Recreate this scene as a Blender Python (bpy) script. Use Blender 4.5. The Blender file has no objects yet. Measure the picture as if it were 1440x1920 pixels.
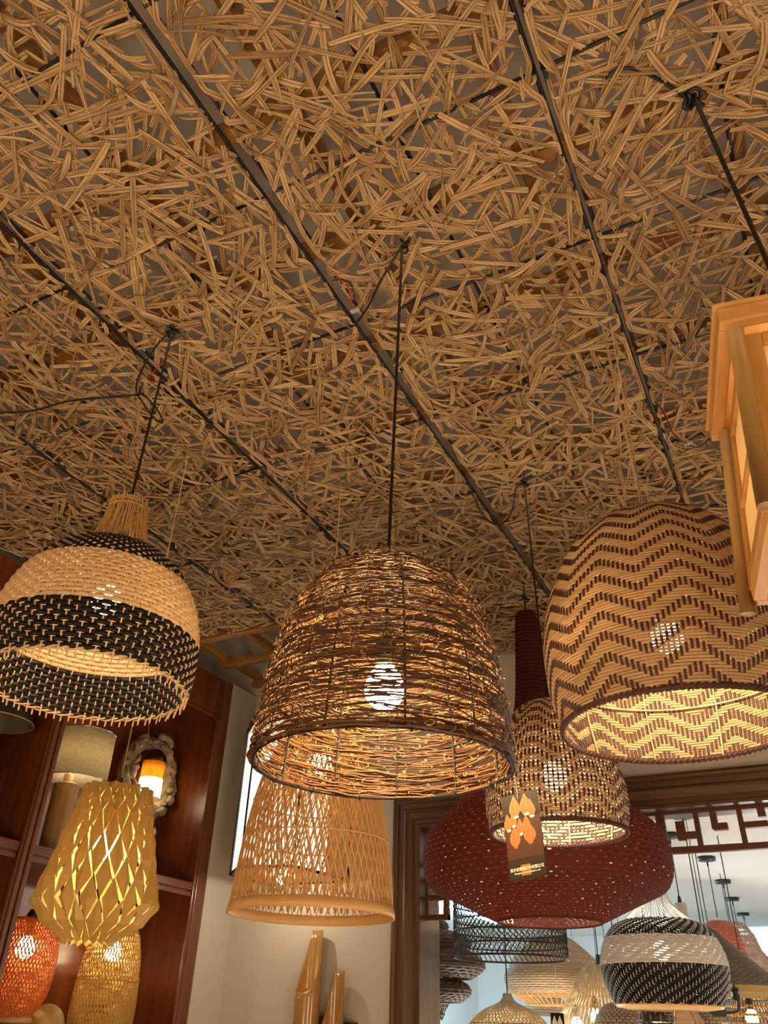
import bpy, math, random
import numpy as np
from mathutils import Matrix, Vector

rng = np.random.default_rng(7)
random.seed(7)
PI = math.pi
SC = bpy.context.scene
COL = SC.collection
CZ = 1.58            # eye height
ZW = CZ + 1.604      # height of the woven false ceiling
# ------------------------------------------------------------------ camera frame (from the vanishing points)
F = 1480.0
_c = np.array([720., 960.])
_up = np.array([795. - 720., -1300. - 960., F]); _up /= np.linalg.norm(_up)
_f = np.array([0, 0, 1.]); _fh = _f - _up * (_f @ _up); _fh /= np.linalg.norm(_fh)
_rt = np.cross(_fh, _up); _rt = _rt if _rt[0] > 0 else -_rt
_U = np.array([0.46804042, 0.88370706, 0.]); _W = np.array([-_U[1], _U[0], 0])
CAMR = np.array([-_W, _U, [0, 0, 1.]]) @ np.array([_rt, _fh, _up])

def ray(px, py):
    d = np.array([px - 720., py - 960., F]); return CAMR @ (d / np.linalg.norm(d))
def at_z(px, py, z): r = ray(px, py); return r * ((z - CZ) / r[2]) + [0, 0, CZ]
def at_y(px, py, y): r = ray(px, py); return r * (y / r[1]) + [0, 0, CZ]
def at_x(px, py, x): r = ray(px, py); return r * (x / r[0]) + [0, 0, CZ]

cam = bpy.data.cameras.new('camera'); co = bpy.data.objects.new('camera', cam); COL.objects.link(co)
m = np.eye(4); m[:3, 0] = CAMR @ [1, 0, 0]; m[:3, 1] = CAMR @ [0, -1, 0]; m[:3, 2] = CAMR @ [0, 0, -1]; m[:3, 3] = [0, 0, CZ]
co.matrix_world = Matrix(m.tolist())
cam.sensor_fit = 'HORIZONTAL'; cam.sensor_width = 36; cam.lens = F / 1440 * 36; cam.clip_start = .02
SC.camera = co

# ------------------------------------------------------------------ materials
def srgb(r, g, b):
    f = lambda c: (c / 255 / 12.92) if c / 255 <= .04045 else ((c / 255 + .055) / 1.055) ** 2.4
    return (f(r), f(g), f(b), 1)

def nodes(name):
    m = bpy.data.materials.new(name); m.use_nodes = True
    nt = m.node_tree; nt.nodes.clear()
    out = nt.nodes.new('ShaderNodeOutputMaterial')
    return m, nt, out

def N(nt, t, **kw):
    n = nt.nodes.new(t)
    for k, v in kw.items(): setattr(n, k, v)
    return n

def plain(name, col, rough=.5, metal=0, spec=.5, noise=None, bump=0, nscale=40, trans=0, coat=0):
    """base colour with optional noise variation between two tones; trans = share of translucency"""
    m, nt, out = nodes(name)
    L = nt.links.new
    b = N(nt, 'ShaderNodeBsdfPrincipled')
    b.inputs['Base Color'].default_value = col; b.inputs['Roughness'].default_value = rough
    b.inputs['Metallic'].default_value = metal; b.inputs['Specular IOR Level'].default_value = spec
    b.inputs['Coat Weight'].default_value = coat
    src = None
    if noise or bump:
        tc = N(nt, 'ShaderNodeTexCoord'); nz = N(nt, 'ShaderNodeTexNoise'); nz.inputs['Scale'].default_value = nscale
        nz.inputs['Detail'].default_value = 4
        L(tc.outputs['Object'], nz.inputs['Vector'])
        if noise:
            rp = N(nt, 'ShaderNodeValToRGB'); rp.color_ramp.elements[0].color = noise; rp.color_ramp.elements[1].color = col
            rp.color_ramp.elements[0].position = .3; rp.color_ramp.elements[1].position = .7
            L(nz.outputs['Fac'], rp.inputs['Fac']); L(rp.outputs['Color'], b.inputs['Base Color']); src = rp.outputs['Color']
        if bump:
            bp = N(nt, 'ShaderNodeBump'); bp.inputs['Strength'].default_value = bump; bp.inputs['Distance'].default_value = .004
            L(nz.outputs['Fac'], bp.inputs['Height']); L(bp.outputs['Normal'], b.inputs['Normal'])
    if trans:
        t = N(nt, 'ShaderNodeBsdfTranslucent'); t.inputs['Color'].default_value = col
        if src: L(src, t.inputs['Color'])
        mx = N(nt, 'ShaderNodeMixShader'); mx.inputs['Fac'].default_value = trans
        L(b.outputs['BSDF'], mx.inputs[1]); L(t.outputs['BSDF'], mx.inputs[2]); L(mx.outputs[0], out.inputs['Surface'])
    else:
        L(b.outputs['BSDF'], out.inputs['Surface'])
    return m

def strip_mat(name, cols, edge, rough=.55, trans=0., grain=1.0, spec=.35, edges=0.):
    """rattan/bamboo: the 'tint' attribute carries (random per strip, across 0..1, metres along)"""
    m, nt, out = nodes(name); L = nt.links.new
    at = N(nt, 'ShaderNodeAttribute'); at.attribute_name = 'tint'
    sp = N(nt, 'ShaderNodeSeparateColor'); L(at.outputs['Color'], sp.inputs['Color'])
    rp = N(nt, 'ShaderNodeValToRGB')
    els = rp.color_ramp.elements
    while len(els) < len(cols): els.new(.5)
    for i, c in enumerate(cols): els[i].position = i / max(1, len(cols) - 1); els[i].color = c
    L(sp.outputs['Red'], rp.inputs['Fac'])
    cmb = N(nt, 'ShaderNodeCombineXYZ')
    def mul(a, k):
        q = N(nt, 'ShaderNodeMath', operation='MULTIPLY'); L(a, q.inputs[0]); q.inputs[1].default_value = k; return q.outputs[0]
    L(mul(sp.outputs['Red'], 137.), cmb.inputs['X']); L(mul(sp.outputs['Green'], 9.), cmb.inputs['Y']); L(mul(sp.outputs['Blue'], 14.), cmb.inputs['Z'])
    nz = N(nt, 'ShaderNodeTexNoise'); nz.inputs['Scale'].default_value = 1.; nz.inputs['Detail'].default_value = 3
    L(cmb.outputs[0], nz.inputs['Vector'])
    r2 = N(nt, 'ShaderNodeValToRGB'); r2.color_ramp.elements[0].position = .36; r2.color_ramp.elements[1].position = .56
    r2.color_ramp.elements[0].color = (grain, grain, grain, 1); r2.color_ramp.elements[1].color = (0, 0, 0, 1)
    L(nz.outputs['Fac'], r2.inputs['Fac'])
    fac = r2.outputs['Color']
    if edges:      # dark bark left along both edges and in the groove between the two strands
        re = N(nt, 'ShaderNodeValToRGB'); cr = re.color_ramp; g = edges
        while len(cr.elements) < 6: cr.elements.new(.5)
        for e_, (p_, v_) in zip(cr.elements, ((0, g), (.10, 0), (.43, 0), (.50, g), (.57, 0), (1, g))): e_.position = p_; e_.color = (v_, v_, v_, 1)
        ne = cr.elements.new(.90); ne.color = (0, 0, 0, 1)
        L(sp.outputs['Green'], re.inputs['Fac'])
        ad = N(nt, 'ShaderNodeMath', operation='MAXIMUM'); L(fac, ad.inputs[0]); L(re.outputs['Color'], ad.inputs[1]); fac = ad.outputs[0]
    mx = N(nt, 'ShaderNodeMix', data_type='RGBA'); L(fac, mx.inputs['Factor'])
    L(rp.outputs['Color'], mx.inputs['A']); mx.inputs['B'].default_value = edge
    b = N(nt, 'ShaderNodeBsdfPrincipled'); b.inputs['Roughness'].default_value = rough; b.inputs['Specular IOR Level'].default_value = spec
    L(mx.outputs['Result'], b.inputs['Base Color'])
    if trans:
        t = N(nt, 'ShaderNodeBsdfTranslucent'); L(mx.outputs['Result'], t.inputs['Color'])
        ms = N(nt, 'ShaderNodeMixShader'); ms.inputs['Fac'].default_value = trans
        L(b.outputs['BSDF'], ms.inputs[1]); L(t.outputs['BSDF'], ms.inputs[2]); L(ms.outputs[0], out.inputs['Surface'])
    else: L(b.outputs['BSDF'], out.inputs['Surface'])
    return m

def wood_mat(name, c1, c2, axis='Z', scale=6., rough=.35, coat=.0, bump=.05):
    m, nt, out = nodes(name); L = nt.links.new
    tc = N(nt, 'ShaderNodeTexCoord'); mp = N(nt, 'ShaderNodeMapping')
    s = {'X': (.12, 1.6, 1.6), 'Y': (1.6, .12, 1.6), 'Z': (1.6, 1.6, .12)}[axis]
    mp.inputs['Scale'].default_value = [v * scale for v in s]
    L(tc.outputs['Object'], mp.inputs['Vector'])
    n1 = N(nt, 'ShaderNodeTexNoise'); n1.inputs['Scale'].default_value = 2.2; n1.inputs['Detail'].default_value = 6; n1.inputs['Distortion'].default_value = .8
    L(mp.outputs[0], n1.inputs['Vector'])
    n2 = N(nt, 'ShaderNodeTexNoise'); n2.inputs['Scale'].default_value = 14; n2.inputs['Detail'].default_value = 3
    L(mp.outputs[0], n2.inputs['Vector'])
    ad = N(nt, 'ShaderNodeMath', operation='ADD'); L(n1.outputs['Fac'], ad.inputs[0])
    q = N(nt, 'ShaderNodeMath', operation='MULTIPLY'); L(n2.outputs['Fac'], q.inputs[0]); q.inputs[1].default_value = .35; L(q.outputs[0], ad.inputs[1])
    rp = N(nt, 'ShaderNodeValToRGB'); rp.color_ramp.elements[0].position = .5; rp.color_ramp.elements[1].position = .85
    rp.color_ramp.elements[0].color = c1; rp.color_ramp.elements[1].color = c2
    L(ad.outputs[0], rp.inputs['Fac'])
    b = N(nt, 'ShaderNodeBsdfPrincipled'); b.inputs['Roughness'].default_value = rough; b.inputs['Coat Weight'].default_value = coat
    b.inputs['Coat Roughness'].default_value = .32
    L(rp.outputs['Color'], b.inputs['Base Color'])
    bp = N(nt, 'ShaderNodeBump'); bp.inputs['Strength'].default_value = bump; bp.inputs['Distance'].default_value = .003
    L(n2.outputs['Fac'], bp.inputs['Height']); L(bp.outputs['Normal'], b.inputs['Normal'])
    L(b.outputs['BSDF'], out.inputs['Surface'])
    return m

def glow(name, col, strength):
    m, nt, out = nodes(name); e = N(nt, 'ShaderNodeEmission'); e.inputs['Color'].default_value = col; e.inputs['Strength'].default_value = strength
    nt.links.new(e.outputs[0], out.inputs['Surface']); return m

M = {}
M['weave'] = strip_mat('ceiling_rattan', [(.27, .15, .065, 1), (.45, .285, .13, 1), (.57, .385, .19, 1), (.64, .45, .235, 1)], (.075, .032, .015, 1), .42, .0, .8, .4, 1.)
M['rod'] = plain('black_rod', (.012, .010, .010, 1), .45)
M['cable'] = plain('black_cable', (.008, .007, .007, 1), .4)
M['red_wire'] = plain('red_wire', (.55, .03, .02, 1), .4)
M['clear'] = plain('connector_plastic', (.6, .55, .48, 1), .25, trans=.3)
M['timber'] = wood_mat('amber_timber', (.20, .085, .018, 1), (.36, .17, .04, 1), 'Y', 5, .35, .3)
M['timber_x'] = wood_mat('amber_timber_x', (.20, .085, .018, 1), (.36, .17, .04, 1), 'X', 5, .35, .3)
M['slab'] = plain('grey_ceiling_paint', (.66, .61, .57, 1), .9, noise=(.60, .55, .51, 1), nscale=3)
M['wall'] = plain('cream_wall_paint', (.53, .475, .42, 1), .75, noise=(.50, .45, .395, 1), nscale=2)
M['white_wall'] = plain('white_wall_paint', (.72, .71, .69, 1), .85)
M['floor'] = plain('floor_tile', (.42, .35, .28, 1), .35, noise=(.36, .30, .24, 1), nscale=4)
M['cab'] = wood_mat('reddish_cabinet_wood', (.085, .016, .003, 1), (.17, .038, .008, 1), 'Z', 5, .32, .35)
M['cab_trim'] = wood_mat('reddish_cabinet_trim', (.105, .028, .011, 1), (.16, .046, .018, 1), 'Z', 6, .3, .4)
M['cab_trim_y'] = wood_mat('reddish_cabinet_trim_y', (.105, .028, .011, 1), (.16, .046, .018, 1), 'Y', 6, .3, .4)
M['casing'] = wood_mat('brown_casing_wood', (.062, .024, .007, 1), (.12, .052, .017, 1), 'Z', 6, .45, .15)
M['casing_x'] = wood_mat('brown_casing_wood_x', (.062, .024, .007, 1), (.12, .052, .017, 1), 'X', 6, .45, .15)
M['fret'] = wood_mat('fretwork_wood', (.07, .021, .007, 1), (.11, .035, .012, 1), 'X', 7, .5)
CREAM = [(.66, .47, .27, 1), (.76, .56, .34, 1)]
M['cream'] = strip_mat('cream_splint', CREAM, (.50, .32, .16, 1), .5, .38, .5)
M['tanweave'] = strip_mat('tan_splint', [(.50, .33, .175, 1), (.61, .42, .235, 1)], (.34, .20, .09, 1), .55, .30, .7)
M['darkbar'] = strip_mat('dark_brown_splint', [(.045, .012, .008, 1), (.075, .022, .014, 1)], (.03, .008, .006, 1), .5, .05, .5)
M['brownrod'] = strip_mat('mid_brown_splint', [(.16, .075, .035, 1), (.2, .095, .05, 1)], (.1, .045, .02, 1), .5, .1, .5)
M['blackweave'] = strip_mat('black_splint', [(.004, .003, .0025, 1), (.008, .006, .005, 1)], (.003, .002, .002, 1), .45, 0., .5, .2)
M['stake'] = strip_mat('natural_stake', [(.55, .36, .2, 1), (.64, .44, .26, 1)], (.45, .27, .13, 1), .5, .1, .5)
M['neck'] = strip_mat('golden_rod', [(.44, .24, .075, 1), (.58, .34, .12, 1)], (.3, .15, .05, 1), .45, .1, .6)
M['vine'] = strip_mat('dark_vine_twig', [(.035, .013, .005, 1), (.075, .028, .009, 1), (.14, .060, .018, 1)], (.03, .012, .006, 1), .5, .0, .6, .3)
M['tendril'] = strip_mat('pale_tendril', [(.40, .25, .09, 1), (.55, .36, .15, 1)], (.35, .2, .08, 1), .6, .15, .3)
M['iron'] = plain('dark_iron_wire', (.010, .006, .005, 1), .6, spec=.2)
M['crochet'] = plain('rust_red_cotton', (.082, .010, .004, 1), .9, noise=(.058, .006, .003, 1), nscale=90, bump=.5, trans=.22)
M['bamboo'] = strip_mat('orange_bamboo', [(.60, .33, .12, 1), (.70, .42, .17, 1)], (.5, .25, .08, 1), .42, .2, .5)
M['bamboo_band'] = plain('bamboo_band', (.62, .37, .15, 1), .4, noise=(.55, .31, .11, 1), nscale=12, trans=.2)
M['bamboo_o'] = strip_mat('red_orange_bamboo', [(.62, .20, .055, 1), (.72, .27, .08, 1)], (.5, .13, .03, 1), .42, .4, .5)
M['bamboo_y'] = strip_mat('yellow_bamboo', [(.58, .37, .10, 1), (.68, .46, .15, 1)], (.46, .27, .06, 1), .42, .38, .5)
M['veneer'] = plain('golden_veneer', (.42, .27, .075, 1), .45, noise=(.38, .24, .065, 1), nscale=6, trans=.22)
M['pine'] = wood_mat('honey_pine', (.40, .18, .04, 1), (.54, .28, .085, 1), 'Z', 6, .4, .2)
M['pine_y'] = wood_mat('honey_pine_y', (.46, .22, .065, 1), (.58, .31, .11, 1), 'Y', 5, .4, .2)
M['dowel'] = wood_mat('olive_pine_dowel', (.25, .135, .036, 1), (.38, .22, .07, 1), 'Z', 7, .5, .0)
M['paper'] = plain('lantern_paper', (.86, .74, .5, 1), .8, trans=.6)
M['linen'] = plain('linen_shade', (.62, .56, .42, 1), .9, noise=(.5, .44, .32, 1), nscale=70, trans=.6)
M['drift'] = plain('grey_driftwood', (.42, .32, .19, 1), .8, noise=(.17, .11, .06, 1), nscale=26, bump=1.)
M['darkmetal'] = plain('dark_bronze', (.05, .014, .008, 1), .3, metal=.5)
M['blackmetal'] = plain('black_metal', (.012, .012, .013, 1), .35)
M['chrome'] = plain('chrome', (.8, .8, .8, 1), .15, metal=1)
M['bulb'] = glow('warm_bulb', (1., .74, .42, 1), 110)
M['bulb_hot'] = glow('bright_warm_bulb', (1., .70, .34, 1), 560)
M['bulb_strong'] = glow('strong_warm_bulb', (1., .78, .45, 1), 260)
M['bulb_soft'] = glow('warm_bulb_soft', (1., .70, .36, 1), 45)
M['bulb_white'] = glow('neutral_bulb', (1., .90, .66, 1), 260)

# ------------------------------------------------------------------ mesh builder
class MB:
    def __init__(s): s.V = []; s.Q = []; s.T = []; s.A = []; s.n = 0
    def add(s, V, Q=None, A=None, T=None):
        V = np.asarray(V, float).reshape(-1, 3)
        s.V.append(V)
        if Q is not None and len(Q): s.Q.append(np.asarray(Q, int).reshape(-1, 4) + s.n)
        if T is not None and len(T): s.T.append(np.asarray(T, int).reshape(-1, 3) + s.n)
        if A is None: A = np.tile([rng.random(), .5, 0.], (len(V), 1))
        s.A.append(np.asarray(A, float).reshape(-1, 3)); s.n += len(V)
    def build(s, name, mat, parent=None, smooth=True):
        me = bpy.data.meshes.new(name)
        V = np.concatenate(s.V)
        faces = []
        if s.Q: faces += np.concatenate(s.Q).tolist()
        if s.T: faces += np.concatenate(s.T).tolist()
        org = Vector((0, 0, 0))
        me.from_pydata(V.tolist(), [], faces)
        a = me.color_attributes.new('tint', 'FLOAT_COLOR', 'POINT')
        A = np.concatenate(s.A); a.data.foreach_set('color', np.c_[A, np.ones(len(A))].astype(np.float32).ravel())
        me.materials.append(mat)
        if smooth: me.polygons.foreach_set('use_smooth', [True] * len(me.polygons))
        me.update()
        o = bpy.data.objects.new(name, me); COL.objects.link(o)
        if parent is not None: o.parent = parent
        return o

def gridq(nu, nv, cu=False, cv=False):
    """quads of a nu x nv vertex grid (v fastest)"""
    iu = np.arange(nu if cu else nu - 1); iv = np.arange(nv if cv else nv - 1)
    a, b = np.meshgrid(iu, iv, indexing='ij'); a = a.ravel(); b = b.ravel()
    a2 = (a + 1) % nu; b2 = (b + 1) % nv
    return np.stack([a * nv + b, a2 * nv + b, a2 * nv + b2, a * nv + b2], 1)

def sweep(mb, P, X, Y, sec, closed=False, rnd=None, secclosed=True, scale=None, cap=True):
    P = np.asarray(P, float); n = len(P); sec = np.asarray(sec, float); k = len(sec)
    s0 = sec[None, :, 0, None]; s1 = sec[None, :, 1, None]
    if scale is not None: s0 = s0 * np.asarray(scale)[:, None, None]; s1 = s1 * np.asarray(scale)[:, None, None]
    V = P[:, None, :] + s0 * X[:, None, :] + s1 * Y[:, None, :]
    L = np.r_[0, np.cumsum(np.linalg.norm(np.diff(P, axis=0), axis=1))]
    w = sec[:, 0]; ac = (w - w.min()) / (np.ptp(w) + 1e-9)
    A = np.zeros((n, k, 3)); A[..., 0] = rng.random() if rnd is None else rnd; A[..., 1] = ac[None, :]; A[..., 2] = L[:, None]
    Q = gridq(n, k, closed, secclosed)
    if cap and not closed and secclosed and k == 4: Q = np.r_[Q, [[3, 2, 1, 0]], [[(n - 1) * k, (n - 1) * k + 1, (n - 1) * k + 2, (n - 1) * k + 3]]]
    mb.add(V, Q, A)

def frames(P, closed=False, ref=(0, 0, 1)):
    P = np.asarray(P, float)
    T = (np.roll(P, -1, 0) - np.roll(P, 1, 0)) if closed else np.gradient(P, axis=0)
    T /= np.linalg.norm(T, axis=1)[:, None] + 1e-12
    ref = np.asarray(ref, float)
    X = np.cross(T, np.broadcast_to(ref, T.shape)); l = np.linalg.norm(X, axis=1)
    bad = l < 1e-3
    if bad.any(): X[bad] = np.cross(T[bad], [1, .1, 0]); l = np.linalg.norm(X, axis=1)
    X /= l[:, None]
    for i in range(1, len(X)):            # no flips
        if X[i] @ X[i - 1] < 0: X[i] *= -1
    Y = np.cross(X, T)
    return T, X, Y

def circ(r, k): t = np.arange(k) / k * 2 * PI; return np.c_[np.cos(t) * r, np.sin(t) * r]
def rect(w, h): return np.array([[-w / 2, -h / 2], [w / 2, -h / 2], [w / 2, h / 2], [-w / 2, h / 2]])

def tube(mb, P, r, k=6, closed=False, taper=None, rnd=None):
    P = np.asarray(P, float)
    T, X, Y = frames(P, closed)
    n = len(P); n0 = mb.n
    sweep(mb, P, X, Y, circ(r, k), closed, rnd=rnd, scale=taper, cap=False)
    if not closed:
        a = mb.n - n * k
        mb.add([P[0], P[-1]], None, [[mb.A[-1][0][0], .5, 0]] * 2, None)
        i = np.arange(k); j = (i + 1) % k
        mb.T.append(np.stack([np.full(k, mb.n - 2), j + a, i + a], 1)); b = a + (n - 1) * k
        mb.T.append(np.stack([np.full(k, mb.n - 1), i + b, j + b], 1))

def spline(pts, n=24):
    """Catmull-Rom through points"""
    p = np.asarray(pts, float); p = np.vstack([2 * p[0] - p[1], p, 2 * p[-1] - p[-2]])
    out = []
    segs = len(p) - 3
    for i in range(segs):
        t = np.linspace(0, 1, max(2, n // segs + 1), endpoint=(i == segs - 1))[:, None]
        a, b, c, d = p[i:i + 4]
        out.append(.5 * (2 * b + (c - a) * t + (2 * a - 5 * b + 4 * c - d) * t ** 2 + (3 * b - a - 3 * c + d) * t ** 3))
    return np.vstack(out)

def lathe(mb, prof, c=(0, 0, 0), n=48, closed_prof=False):
    prof = np.asarray(prof, float); t = np.arange(n) / n * 2 * PI
    V = np.stack([prof[None, :, 0] * np.cos(t)[:, None] + c[0], prof[None, :, 0] * np.sin(t)[:, None] + c[1], np.broadcast_to(prof[None, :, 1] + c[2], (n, len(prof)))], -1)
    mb.add(V, gridq(n, len(prof), True, closed_prof))

def box(mb, lo, hi, R=None, c=None):
    lo = np.array(lo, float); hi = np.array(hi, float)
    V = np.array([[(lo, hi)[i][0], (lo, hi)[j][1], (lo, hi)[k][2]] for i in (0, 1) for j in (0, 1) for k in (0, 1)])
    if R is not None: V = (V - c) @ np.asarray(R).T + c
    Q = [[0, 1, 3, 2], [4, 6, 7, 5], [0, 4, 5, 1], [2, 3, 7, 6], [0, 2, 6, 4], [1, 5, 7, 3]]
    mb.add(V, Q)

def bar(mb, a, b, w, h, ref=(0, 0, 1)):
    P = np.array([a, b], float); T, X, Y = frames(P, ref=ref); sweep(mb, P, X, Y, rect(w, h))

def bevel(o, w=.002, seg=2):
    md = o.modifiers.new('bevel', 'BEVEL'); md.width = w; md.segments = seg; md.limit_method = 'ANGLE'
    for p in o.data.polygons: p.use_smooth = False
    return o

def empty(name, loc=(0, 0, 0)):
    o = bpy.data.objects.new(name, None); o.location = loc; o.empty_display_size = .05; COL.objects.link(o); return o
def tag(o, label=None, cat=None, group=None, kind=None):
    if label: o['label'] = label
    if cat: o['category'] = cat
    if group: o['group'] = group
    if kind: o['kind'] = kind
    return o
def thing(name, label, cat, loc, group=None): return tag(empty(name, loc), label, cat, group)
def struct(o): o['kind'] = 'structure'; return o

# ------------------------------------------------------------------ resampled profile of a surface of revolution
class Prof:
    def __init__(s, pts, smooth=True):
        p = np.asarray(pts, float)
        if smooth: p = spline(p, 12 * len(p))
        s.p = p; s.s = np.r_[0, np.cumsum(np.linalg.norm(np.diff(p, axis=0), axis=1))]; s.L = s.s[-1]
    def at(s, q):
        q = np.clip(q, 0, s.L); r = np.interp(q, s.s, s.p[:, 0]); z = np.interp(q, s.s, s.p[:, 1])
        e = s.L * .004; a = np.clip(q - e, 0, s.L); b = np.clip(q + e, 0, s.L)
        dr = np.interp(b, s.s, s.p[:, 0]) - np.interp(a, s.s, s.p[:, 0]); dz = np.interp(b, s.s, s.p[:, 1]) - np.interp(a, s.s, s.p[:, 1])
        l = np.hypot(dr, dz) + 1e-12
        return r, z, dr / l, dz / l         # tangent; outward normal = (-dz, dr)

def revolve_pts(r, z, th, off, dr, dz):
    rr = r - off * dz; zz = z + off * dr
    return np.stack([rr * np.cos(th), rr * np.sin(th), zz + 0 * th], -1)

def weave_rows(mb, pf, rows, nrow, ncol, over, amp, fill, thick, sub=3, wob=0., hvar=0.):
    """horizontal weavers; over(i,j) True where the stake passes outside"""
    k = np.arange(ncol * sub)
    for i in rows:
        o = np.array([1. if over(i, j) else -1. for j in range(ncol)])
        w = np.interp(k / sub, np.arange(ncol + 1), np.r_[o, o[0]])
        th = k / (ncol * sub) * 2 * PI
        q = (i + .5) * pf.L / nrow
        r, z, dr, dz = pf.at(q)
        if wob: q = q + wob * np.sin(th * 5 + i * 2.1) + wob * .6 * np.sin(th * 13 + i); r, z, dr, dz = pf.at(q)
        P = revolve_pts(r, z, th, -amp * w, dr, dz)
        X = np.stack([dr * np.cos(th), dr * np.sin(th), dz + 0 * th], -1); Y = np.stack([-dz * np.cos(th), -dz * np.sin(th), dr + 0 * th], -1)
        h = pf.L / nrow * fill
        sc = None
        sweep(mb, P, X, Y, np.array([[-h / 2, 0], [-h / 4, -thick], [h / 4, -thick], [h / 2, 0], [h / 4, thick], [-h / 4, thick]]), True, scale=sc, cap=False)

def weave_stakes(mb, pf, cols, nrow, ncol, over, amp, width, thick, r0=0, r1=None, ext=0., sub=2, sec='flat', wmin=.75):
    r1 = nrow if r1 is None else r1
    for j in cols:
        th = (j / ncol) * 2 * PI
        ii = np.arange(r0 * sub, r1 * sub + 1) / sub
        o = np.array([1. if over(min(nrow - 1, int(i)), j) else -1. for i in ii])
        o = np.convolve(np.r_[o[0], o, o[-1]], [.25, .5, .25], 'valid') * 1.2
        q = ii * pf.L / nrow
        r, z, dr, dz = pf.at(q)
        P = revolve_pts(r, z, np.full(len(q), th), amp * np.clip(o, -1, 1), dr, dz)
        X = np.tile([-math.sin(th), math.cos(th), 0], (len(q), 1))
        Y = np.stack([-dz * math.cos(th), -dz * math.sin(th), dr], -1)
        if ext:
            d = P[-1] - P[-2]; d /= np.linalg.norm(d); P = np.vstack([P, P[-1] + d * ext]); X = np.vstack([X, X[-1]]); Y = np.vstack([Y, Y[-1]]); r = np.r_[r, r[-1]]
        sc = np.minimum(1, r * 2 * PI / ncol * wmin / width)
        sweep(mb, P, X, Y, rect(width, thick) if sec == 'flat' else circ(width / 2, 5), False, scale=sc)

def ring(mb, c, r, t, n=64, k=6, tw=None):
    th = np.arange(n) / n * 2 * PI
    P = np.stack([c[0] + r * np.cos(th), c[1] + r * np.sin(th), np.full(n, c[2])], -1)
    sweep(mb, P, np.stack([np.cos(th), np.sin(th), 0 * th], -1), np.tile([0, 0, 1.], (n, 1)), circ(t, k) if tw is None else rect(*tw), True, cap=False)

def bulb(parent, c, r=.03, mat='bulb', name='bulb'):
    b = MB(); a = np.linspace(-PI / 2, PI / 2, 12)
    prof = [(max(1e-4, r * math.cos(t)) if t < .7 else max(r * .45, r * math.cos(t)), r * math.sin(t) * (1 if t < .7 else 1.25)) for t in a]
    s = MB(); lathe(s, [(1e-4, .0), (.014, 0), (.018, .01), (.018, .05), (.006, .065), (1e-4, .065)], (c[0], c[1], c[2] + r * 1.1), 16); sk = s.build('socket', M['blackmetal'], parent)
    lathe(b, prof, c, 20); o = b.build(name, M[mat], sk)
    return o

def cord(parent, pts, r=.0032, name='cord', mat='cable', n=40):
    b = MB(); tube(b, spline(pts, n) if len(pts) > 2 else np.array(pts, float), r, 6); return b.build(name, M[mat], parent)
def knot(parent, c, s=.013, r=.0032, seed=0, mat='cable'):
    t = np.linspace(0, 2 * PI, 60, endpoint=False)
    P = np.stack([np.sin(t) + 2 * np.sin(2 * t), np.cos(t) - 2 * np.cos(2 * t), -np.sin(3 * t)], -1) * s / 2.4
    a = seed; R = np.array([[math.cos(a), 0, math.sin(a)], [0, 1, 0], [-math.sin(a), 0, math.cos(a)]])
    b = MB(); tube(b, P @ R.T + c, r, 6, True); return b.build('knot', M[mat], parent)


# ================================================================== THE SETTING
def solid(name, lo, hi, mat, kind=True, parent=None):
    b = MB(); box(b, lo, hi); o = b.build(name, M[mat], parent, smooth=False)
    if kind: struct(o)
    return o
XL, YD = -2.70, 3.60                      # cabinet front plane, doorway wall plane
solid('floor', (-4.6, -2.6, -.1), (3.2, 11.6, 0), 'floor')
solid('ceiling', (-3.3, -2.6, 3.68), (3.2, 3.8, 3.8), 'slab')
solid('wall_left', (-3.25, -2.6, 0), (-3.06, 3.8, 3.68), 'wall')
solid('wall_rear', (-3.25, -2.7, 0), (3.1, -2.55, 3.68), 'wall')
solid('wall_right', (3.0, -2.6, 0), (3.2, 11.6, 3.68), 'wall')
solid('wall_pilaster', (-3.06, 3.372, 0), (XL, YD, ZW - .012), 'wall')
# doorway wall: one mesh with the opening
OX, OZ = -1.662, 2.398
solid('wall_front', (-3.06, YD, 0), (OX, 3.8, 3.68), 'wall')
solid('wall_front_upper', (OX, YD, OZ), (3.0, 3.8, 3.68), 'wall')
# casing of the doorway, a stepped moulding with a mitred corner
PR = [(0, .0), (0, .030), (.012, .036), (.020, .030), (.026, .030), (.030, .022), (.052, .020), (.058, .030), (.066, .032), (.074, .024), (.098, .020), (.104, .012), (.120, .012), (.124, .018), (.136, .018), (.136, -.2)]
b = MB(); k = len(PR)
V = [(-1.785 + d, YD - p, 0) for d, p in PR] + [(-1.785 + d, YD - p, 2.52 - d) for d, p in PR]
b.add(V, gridq(2, k)); j = b.build('trim_1', M['casing'], smooth=False); struct(j)
b = MB(); V = [(-1.785 + d, YD - p, 2.52 - d) for d, p in PR] + [(3.0, YD - p, 2.52 - d) for d, p in PR]
b.add(V, gridq(2, k)); struct(b.build('trim_2', M['casing_x'], smooth=False))

# room behind the doorway
solid('ceiling_back', (-4.6, 3.8, 2.65), (3.0, 11.6, 2.75), 'white_wall')
solid('wall_back', (-4.6, 11.4, 0), (3.0, 11.6, 2.65), 'white_wall')
solid('wall_back_left', (-4.6, 3.8, 0), (-4.4, 11.4, 2.65), 'white_wall')
b = MB(); box(b, (-1.25, 11.25, 2.28), (2.9, 11.4, 2.33)); box(b, (-1.25, 11.23, 2.28), (2.9, 11.25, 2.40)); struct(b.build('trim_3', M['white_wall'], smooth=False))

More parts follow.
